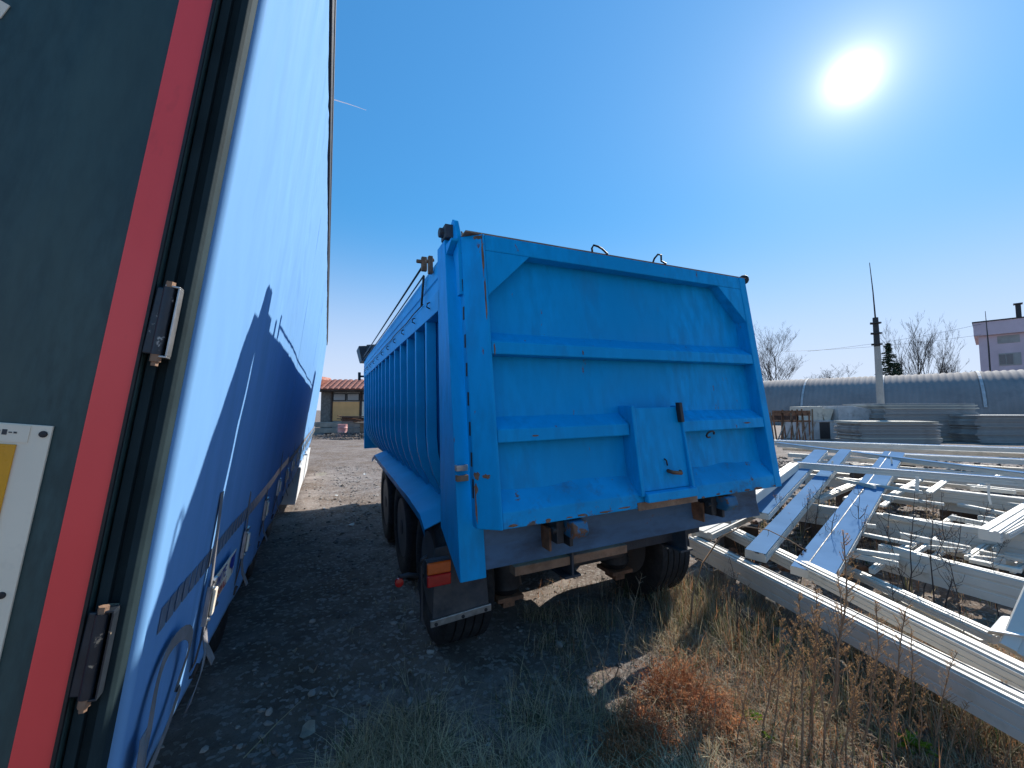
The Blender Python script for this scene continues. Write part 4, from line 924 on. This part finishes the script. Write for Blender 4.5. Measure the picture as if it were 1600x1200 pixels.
#PART4
# ------------------------------------------------------------------ ground cover
def blade(m, p, h, lean, ang, w_, rnd, mi=0, segs=3, curl=1.0):
    d = Vector((math.cos(ang), math.sin(ang), 0)); sdv = Vector((-d.y, d.x, 0))*w_
    vs_ = []
    for k in range(segs+1):
        t = k/segs; c = Vector(p)+d*(lean*h*t**(1+curl*.6))+Vector((0,0,h*(t-.35*curl*abs(lean)*t*t)))
        if k == segs: vs_.append(c)
        else: vs_ += [c-sdv*(1-t*.6), c+sdv*(1-t*.6)]
    fs = [(2*k, 2*k+1, 2*k+3, 2*k+2) for k in range(segs-1)]+[(2*segs-2, 2*segs-1, 2*segs)]
    m.add(vs_, fs, mi)
TYRES = []
def scatter_grass(name, label, n, region, h0, h1, lean, mats, weights, seed, w_=.0022, dens=None, segs=3):
    rnd = random.Random(seed); m = MB(); made = 0
    while made < n:
        x, y = region(rnd)
        if dens and rnd.random() > dens(x, y): made += .25; continue
        k = rnd.randint(3, 9); base_a = rnd.uniform(0, 6.3)
        for _ in range(k):
            xx, yy = x+rnd.gauss(0,.03), y+rnd.gauss(0,.03); h = rnd.uniform(h0, h1)
            blade(m, (xx, yy, gz(xx,yy)-.005), h, rnd.uniform(.1, lean), base_a+rnd.gauss(0,1.0), w_*rnd.uniform(.6,1.5), rnd, rnd.choices(range(len(mats)), weights)[0], segs)
        made += k
    o = m.build(name, mats, recalc=False); tag(o, label, 'grass', kind='stuff'); return o
scatter_grass('shaded_grass', 'thin straw coloured grass in the shade behind the tipper', 16000, lambda r: (r.uniform(-.85,1.0), r.uniform(1.45,2.75)), .05, .24, 1.9, [m_straw, m_straw2, m_green], [6,3,2], 1, .0015,
              dens=lambda x, y: max(.03, min(1, (2.5-y)*1.2))*max(.04, min(1, .45+2.6*mnoise.noise((x*2.6,y*2.6,3)))))
scatter_grass('dry_ground_cover', 'matted dry brown weeds and grass in the sun', 75000, lambda r: (r.uniform(.25,4.0), r.uniform(1.3,4.2)), .03, .13, 1.4, [m_straw2, m_redweed, m_straw, m_green], [6,4,2,2], 2, .0017,
              dens=lambda x, y: (1 if (x > .62+(y-1.5)*.32 and y < 4.6-.55*(x-1)) else .06)*(.35+.65*max(0, min(1, .6+1.6*mnoise.noise((x*2,y*2,6))))))
scatter_grass('weed_grass', 'dry tangled grass along the near window frame', 8000, lambda r: (lambda t: (1.45+t*1.6+r.gauss(0,.28), 3.9-t*2.1+r.gauss(0,.28)))(r.random()), .10, .34, .8, [m_straw2, m_straw, m_green, m_redweed], [5,3,4,2], 3, .0017)
scatter_grass('pile_grass', 'dry grass growing up through the frame pile', 5500, lambda r: (r.uniform(2.3,8.5), r.uniform(2.6,8.5)), .06, .28, .8, [m_straw2, m_straw, m_green, m_redweed], [5,3,3,2], 4, .003,
              dens=lambda x, y: 1 if y > 5.4-.62*x+.9 else 0)
scatter_grass('yard_grass', 'scattered low tufts of grass on the bare yard', 1500, lambda r: (r.uniform(-1.3,1.2), r.uniform(2.0,6.0)), .02, .07, .9, [m_straw2, m_green, m_straw], [4,2,2], 5, .0016)

scatter_grass('tipper_grass', 'sparse weeds and grass under and behind the tipper tail', 3600, lambda r: (r.uniform(.1,2.0), r.uniform(2.1,3.6)), .05, .20, 1.3, [m_straw2, m_straw, m_green], [5,3,2], 6, .0015,
              dens=lambda x, y: max(.03, min(1, .35+2.4*mnoise.noise((x*2.4,y*2.4,9)))))
def pebbles(name, label, n, region, r0, r1, mats, seed):
    rnd = random.Random(seed); m = MB()
    for _ in range(n):
        x, y = region(rnd); r_ = r0*(r1/r0)**(rnd.random()**3)
        m.rock((x, y, gz(x,y)+r_*.15), r_, rnd, .6, rnd.choices(range(len(mats)), [5]+[1]*(len(mats)-1))[0])
    o = m.build(name, mats, recalc=False); tag(o, label, 'gravel', kind='stuff')
pebbles('gravel', 'loose small gravel between the two trailers', 5000, lambda r: (lambda t: (-.45-.40*t+r.gauss(0,.55), 1.6+t))(r.random()**1.3*11), .003, .030, [m_pebble, m_pebblel], 7)
pebbles('rubble_grit', 'small stones and grit among the dry weeds', 3500, lambda r: (r.uniform(.0,4.0), r.uniform(1.4,5.2)), .004, .022, [m_pebble, m_pebblel], 8)
pebbles('pile_rubble', 'broken rubble and wood scraps under the frame pile', 6500, lambda r: (lambda y: (r.uniform(.45,1.32)*y, y))(r.uniform(4.5,15)), .015, .10, [m_wooddark, m_pebblel, m_rust], 9)

# ------------------------------------------------------------------ tall dry weeds, each its own thing
def weed_mesh(kind, seed):
    r_ = random.Random(seed); st, sd_ = MB(), MB()
    lean = Vector((r_.uniform(-.12,.12), r_.uniform(-.12,.12), 0))
    n = 7; pts = [Vector((lean.x*t*t*1.2+.012*r_.uniform(-1,1), lean.y*t*t*1.2+.012*r_.uniform(-1,1), t)) for t in [k/n for k in range(n+1)]]
    def at(t): i = min(n-1, int(t*n)); return pts[i].lerp(pts[i+1], t*n-i)
    def tuft(c, s_, k):
        for _ in range(k):
            v = Vector((r_.gauss(0,1), r_.gauss(0,1), r_.gauss(.2,1))).normalized()*s_*r_.uniform(.5,1.4); w2 = Vector((r_.gauss(0,1), r_.gauss(0,1), r_.gauss(0,1))).normalized()*s_*.28
            q = c+Vector((r_.gauss(0,1), r_.gauss(0,1), r_.gauss(0,1)))*s_*.5
            sd_.add([q-w2, q+w2, q+v], [(0,1,2)])
    if kind == 'plume':
        st.tube(pts, [.0075*(1-.7*k/n) for k in range(n+1)], 5)
        for k in range(40):
            t = r_.uniform(.28, 1); p = at(t); a = r_.uniform(0, 6.3); L_ = .15*(1.15-t)*r_.uniform(.5,1.2)+.02
            q = p+Vector((math.cos(a)*L_*.6, math.sin(a)*L_*.6, L_*.9)); st.tube([p, p.lerp(q,.5)+Vector((0,0,-.004)), q], [.0022,.0017,.0010], 3)
            for j in range(9): tuft(p.lerp(q, r_.uniform(.25,1.05)), .0065, 4)
    elif kind == 'branchy':
        st.tube(pts, [.0065*(1-.7*k/n) for k in range(n+1)], 5)
        for k in range(13):
            t = r_.uniform(.2,.95); p = at(t); a = r_.uniform(0, 6.3); L_ = .34*(1.2-t)*r_.uniform(.5,1.1)
            q = p+Vector((math.cos(a)*L_*.6, math.sin(a)*L_*.6, L_*.8)); m_ = p.lerp(q,.5)+Vector((math.cos(a)*.02, math.sin(a)*.02, -.015)); st.tube([p, m_, q], [.003,.0024,.0012], 3)
            for j in range(4):
                s0 = p.lerp(q, r_.uniform(.35,1)); b = r_.uniform(0, 6.3); l2 = L_*r_.uniform(.15,.4); e = s0+Vector((math.cos(b)*l2*.7, math.sin(b)*l2*.7, l2*.6)); st.tube([s0, e], [.0016,.0008], 3)
                if r_.random() < .7: tuft(e, .009, 3)
    elif kind == 'twig':
        st.tube(pts, [.004*(1-.7*k/n) for k in range(n+1)], 4)
        for k in range(16):
            t = r_.uniform(.25,1); p = at(t); a = r_.uniform(0, 6.3); L_ = .20*(1.2-t)*r_.uniform(.4,1.1)
            q = p+Vector((math.cos(a)*L_*.7, math.sin(a)*L_*.7, L_*.7)); st.tube([p, q], [.0018,.0008], 3)
            tuft(q, .006, 2)
    return st, sd_
PROT = {}
def weed(kind, px, py, top_px, top_py, label, group, seed=0, z=None):
    g = atz(px, py, 0); D = g.y; tp = aty(top_px, top_py, D)
    v = tp-Vector((g.x, g.y, gz(g.x, g.y))); h = v.length
    key = (kind, seed % 4); rnd = random.Random(px*7+py)
    root = empty('dry_weed', (g.x, g.y, gz(g.x,g.y)-.01), label=label, cat='weed', group=group)
    q = Vector((0,0,1)).rotation_difference(v.normalized()) @ Matrix.Rotation(rnd.uniform(0,6.3), 3, 'Z').to_quaternion()
    root.rotation_euler = q.to_euler(); root.scale = (h*.9+.1, h*.9+.1, h)
    if key not in PROT:
        a, b = weed_mesh(kind, hash_seed(kind)+seed % 4)
        ms = {'plume': (m_stalk, m_seed), 'branchy': (m_darkstalk, m_seed), 'twig': (m_straw2, m_straw2)}[kind]
        so_ = a.build('stem', ms[0], root); PROT[key] = (so_, b.build('seed_heads', ms[1], root, recalc=False)); PROT[key][1]['kind'] = 'stuff'
    else:
        for c in PROT[key]: inst(c, root)
    return root
def hash_seed(k): return {'plume': 100, 'branchy': 200, 'twig': 300}[k]
LP, LB, LT = 'tall rusty brown seed stalk standing in the sunny weeds', 'dark thin branching weed growing among the window frames', 'pale leafless twig weed in the shade behind the tipper'
for i, (a, b, c, d) in enumerate(((1252,1195,1262,940),(1268,1165,1278,945),(1345,1175,1402,950),(1190,1150,1213,955),(1300,1120,1338,905),(1392,1195,1412,940),(1320,1190,1330,1000),(1225,1190,1238,985),(1285,1190,1300,960),(1212,1120,1222,965),(1460,1190,1470,1010),(1420,1160,1440,980),(1500,1195,1545,1050),(1110,1195,1120,1075),(1072,1190,1088,1062),(1370,1140,1385,1000),(1340,1150,1332,1010),(1265,1110,1282,920),(1150,1180,1160,1040),(1175,1195,1168,1060),(1040,1195,1050,1105),(1240,1100,1255,960),(1310,1195,1345,1040),(1375,1185,1362,1020),(1440,1200,1425,1060),(1480,1200,1500,1085),(1530,1200,1520,1110),(1565,1200,1590,1090),(1180,1080,1176,985),(1205,1060,1200,965),(1335,1195,1320,1060),(1405,1195,1390,1070))):
    weed('plume', a, b, c, d, LP, 'rusty seed stalks in the sun', i)
weed('plume', 1288, 1150, 1362, 842, 'tallest feathery stalk leaning over the near window frame', None, 2)
for i, (a, b, c, d) in enumerate(((1152,1010,1165,872),(1165,1000,1150,900),(1252,905,1258,762),(1235,880,1228,770),(1425,940,1408,770),(1440,935,1470,800),(1460,945,1445,780),(1500,960,1490,830),(1478,950,1505,800),(1390,905,1372,770),(1535,930,1560,830),(1210,870,1205,770),(1290,905,1300,780),(1560,960,1545,850),(1330,920,1345,800),(1130,985,1128,880),(1415,930,1395,800),(1480,900,1465,770),(1520,900,1530,780),(1350,890,1335,760),(1570,900,1585,790),(1275,860,1268,745),(1450,880,1435,760),(1405,1000,1390,880),(1510,1010,1500,900))):
    weed('branchy', a, b, c, d, LB, 'dark weeds among the frames', i)
for i, (a, b, c, d) in enumerate(((965,1090,905,960),(990,1080,1000,930),(1000,1100,985,940),(945,1120,930,985),(1020,1060,1015,925),(960,1060,1008,890),(900,1090,880,1000),(930,1060,880,935),(1005,1150,960,1010),(870,1130,860,1040),(980,1140,1000,1000))):
    weed('twig', a, b, c, d, LT, 'pale twig weeds in the shade', i)
# arching stem with burrs
def burr_plant():
    g = atz(1078, 985, 0); root = empty('burr_weed', (g.x, g.y, gz(g.x,g.y)-.01), label='arching bare stem ending in dark round burrs before the near frame', cat='weed')
    D = g.y; P = [(1078,985),(1082,930),(1098,880),(1125,840),(1160,822),(1200,828),(1235,845),(1256,858)]; o3 = Vector((g.x, g.y, gz(g.x,g.y)-.01))
    pts = [aty(x, y, D+.03*k)-o3 for k, (x, y) in enumerate(P)]
    MB().tube(pts, [.008,.007,.006,.0055,.005,.0045,.004,.003], 6).build('stem', m_stalk, root, smooth=True)
    rnd = random.Random(2)
    for x, y in ((1247,858),(1252,866),(1258,860),(1250,852),(1222,852)):
        c = aty(x, y, D+.21)-o3; m = MB(); m.rock(c, .012, rnd, 1)
        for k in range(26):
            v = Vector((rnd.gauss(0,1), rnd.gauss(0,1), rnd.gauss(0,1))).normalized(); m.tube([c, c+v*.021], [.0022,.0005], 3)
        m.build('burr', m_darkstalk, root)
    for k in range(6):
        p = pts[2+k % 5]; v = Vector((rnd.uniform(-.06,.06), rnd.uniform(-.03,.03), rnd.uniform(-.08,.04))); MB().tube([p, p+v*.6+Vector((.01,0,0)), p+v], [.003,.002,.001], 4).build('side_twig', m_stalk, root)
burr_plant()
# red-brown tangled bushes
def red_bush(px, py, rad, h, seed, label):
    g = atz(px, py, 0); root = empty('dry_bush', (g.x, g.y, gz(g.x,g.y)), label=label, cat='bush'); r_ = random.Random(seed); m, st = MB(), MB()
    for k in range(420):
        a = r_.uniform(0, 6.3); q = rad*r_.random()**.6; x0, y0 = q*math.cos(a)*.5, q*math.sin(a)*.5
        p = Vector((x0, y0, 0)); pts = [p]; d = Vector((math.cos(a)*.7+r_.gauss(0,.4), math.sin(a)*.7+r_.gauss(0,.4), 1.1)).normalized(); L_ = h*r_.uniform(.5,1.2)
        for j in range(4):
            d = (d+Vector((r_.gauss(0,.35), r_.gauss(0,.35), r_.gauss(-.12,.3)))).normalized(); p = p+d*L_/4; pts.append(p)
        m.tube(pts, [.0022,.0019,.0016,.0013,.0008], 3)
        for j in range(5):
            c = pts[r_.randint(1,4)]; v = Vector((r_.gauss(0,1), r_.gauss(0,1), r_.gauss(0,1))).normalized()*.03; w2 = Vector((r_.gauss(0,1), r_.gauss(0,1), r_.gauss(0,1))).normalized()*.003
            m.add([c-w2, c+w2, c+v], [(0,1,2)])
    c = m.build('tangle', [m_redweed], root, recalc=False); c['kind'] = 'stuff'
    MB().tube([(0,0,-.02),(.01,0,h*.4)], [.008,.004], 5).build('stem', m_stalk, root)
red_bush(1060, 1100, .27, .25, 1, 'largest red brown tangled dry bush at the edge of the trailer shadow')
red_bush(1005, 1150, .17, .15, 2, 'small red brown tangle of dry weed at the shadow edge')
red_bush(985, 1195, .17, .15, 3, 'low reddish tangle of dry weed in the corner of the shade')
red_bush(1115, 1130, .22, .15, 4, 'low brown tangle of dry weed beside the largest bush')
# leafy green rosettes
def rosette(px, py, rad, n, seed, label):
    g = atz(px, py, 0); root = empty('green_plant', (g.x, g.y, gz(g.x,g.y)), label=label, cat='plant'); r_ = random.Random(seed); me = None
    for k in range(n):
        a = r_.uniform(0, 6.3); L_ = rad*r_.uniform(.6,1.2); w_ = L_*.32; vs_ = []; N_ = 6
        for i in range(N_+1):
            t = i/N_; ww = w_*math.sin(math.pi*min(1, t*.92+.06))**.8*(1+.15*math.sin(i*2.6)); zz = L_*(.55*t-.45*t*t)+.01
            vs_ += [(L_*t, -ww/2, zz+.012), (L_*t, 0, zz), (L_*t, ww/2, zz+.012)]
        fs = []
        for i in range(N_):
            b = 3*i; fs += [(b,b+1,b+4,b+3), (b+1,b+2,b+5,b+4)]
        o = MB().add(vs_, fs).build('leaf', m_leaf, root, smooth=True, recalc=False); o.rotation_euler = (r_.uniform(-.3,.3), -r_.uniform(0,.7), a); o.location = (0,0,.01)
rosette(1172, 1135, .07, 22, 1, 'bright green leafy rosette in the dry weeds by the red bush')
rosette(1200, 1165, .045, 12, 3, 'small green seedling beside the bright rosette')
rosette(1432, 1185, .085, 30, 2, 'spreading low green leafy plant under the near window frame')
# straw bunch and dry leaning sticks
def sticks(label, name, A, B, r_, m_, kind='stick'):
    a = atz(*A, A[2]) if False else atz(A[0], A[1], A[2]); b = atz(B[0], B[1], B[2]); c = (a+b)/2+Vector((.01,.01,.015))
    o = MB().tube([a-a, c-a, b-a], [r_, r_*.8, r_*.4], 5).build(name, m_); o.location = a; tag(o, label, kind)
sticks('long pale dry stem lying across the weeds towards the frame', 'fallen_straw', (1180,985,.0), (1265,945,.22), .006, m_straw)
sticks('bent golden grass stem under the near frame', 'fallen_straw', (1590,1190,.0), (1420,1080,.15), .005, m_straw)
sticks('thin dry stem lying at the foot of the near frame', 'fallen_straw', (1560,1150,.02), (1370,1060,.12), .004, m_straw2)
sticks('pale curved straw on the shaded ground by the curtain trailer', 'fallen_straw', (380,1185,.01), (470,1095,.04), .003, m_straw)
rnd = random.Random(31); m = MB()
g = atz(1215, 1030, .02)
for k in range(60):
    a = rnd.uniform(-.5,.6); v = Vector((math.cos(a), math.sin(a)*.6, rnd.uniform(-.2,.5)))*rnd.uniform(.06,.17); m.tube([(0,0,.01), v*.5+Vector((0,0,.03)), v], [.003,.0025,.001], 3)
o = m.build('straw_bunch', m_straw); o.location = (g.x, g.y, gz(g.x,g.y)+.03); tag(o, 'bunch of golden broken straw under the seed stalks', 'straw', kind='stuff')
# litter
def flat_piece(name, label, cat, px, py, size, m_, seed, group=None, curl=.25):
    r_ = random.Random(seed); g = atz(px, py, 0); n = 9; top = []
    ring = [(size*(.6+.5*r_.random())*math.cos(2*math.pi*k/n), size*(.45+.4*r_.random())*math.sin(2*math.pi*k/n)) for k in range(n)]
    vs_ = [(0,0,.006)]+[(x, y, curl*(x*x-.4*y*y)/max(size,.01)+r_.uniform(-.003,.003)+.008) for x, y in ring]
    b = len(vs_); vs_ += [(x, y, z-.003) for x, y, z in vs_]
    fs = [(0, k+1, (k+1) % n+1) for k in range(n)]+[(b, b+(k+1) % n+1, b+k+1) for k in range(n)]+[(k+1, b+k+1, b+(k+1) % n+1, (k+1) % n+1) for k in range(n)]
    o = MB().add(vs_, fs).build(name, m_, smooth=False); o.location = (g.x, g.y, gz(g.x,g.y)+.004); o.rotation_euler = (r_.uniform(-.3,.3), r_.uniform(-.3,.3), r_.uniform(0,6.3)); tag(o, label, cat, group)
for px, py, s_, lab in ((482,1143,.055,'largest pale dead leaf on a stalk near the curtain trailer'),):
    flat_piece('dead_leaf', lab, 'leaf', px, py, s_, m_deadleaf, 5)
rl = random.Random(12)
for k, (px, py) in enumerate(((595,1077),(575,1105),(780,1090),(790,1158),(835,1130),(690,1165),(470,1050),(490,1050),(460,1020),(640,1050),(730,1065),(865,1080),(740,1125),(560,1160),(650,1140),(520,1090),(905,1060),(815,1180),(600,1010),(545,985))):
    flat_piece('dead_leaf', 'pale curled dead leaf on the shaded ground behind the tipper', 'leaf', px, py, rl.uniform(.015,.03), m_deadleaf, 20+k, 'dead leaves in the shade', 1.2)
for k, (px, py) in enumerate(((525,775),(560,790),(535,760),(590,762),(505,795),(548,820),(570,742),(515,725),(590,722))):
    flat_piece('paper_scrap', 'small pale scrap of litter on the yard between the trailers', 'litter', px, py, rl.uniform(.04,.07), m_paper, 60+k, 'litter between the trailers', .3)
flat_piece('cardboard_piece', 'flat pale piece of board on the sunlit yard beside the white guard', 'litter', 500, 743, .22, m_deadleaf, 88, None, .05)
for k, (px, py, r0) in enumerate(((875,1010,.035),(640,1095,.03),(1095,1000,.05),(1035,1013,.03),(420,1120,.03))):
    g = atz(px, py, 0); o = MB().rock((0,0,0), r0, random.Random(k+70), .8).build('stone', m_pebblel, bevel=.004); o.location = (g.x, g.y, gz(g.x,g.y)+r0*.3)
    tag(o, ['round pale stone in the shade below the tipper apron','small grey stone in the shade near the dead leaves','pale broken stone between tyre and window frame','little pale stone beside the largest red bush','small stone near the curtain trailer corner'][k], 'stone')
# thin contrail high in the sky
A, B = aty(520,155,2600), aty(572,172,2600)
o = MB().tube([A, A.lerp(B,.5)+Vector((0,0,3)), B], [3.5,2.5,1.2], 6).build('contrail', PB('contrail_vapour', (.8,.8,.82), 1.0, var=.02)); tag(o, 'short thin white contrail in the clear sky', 'contrail')
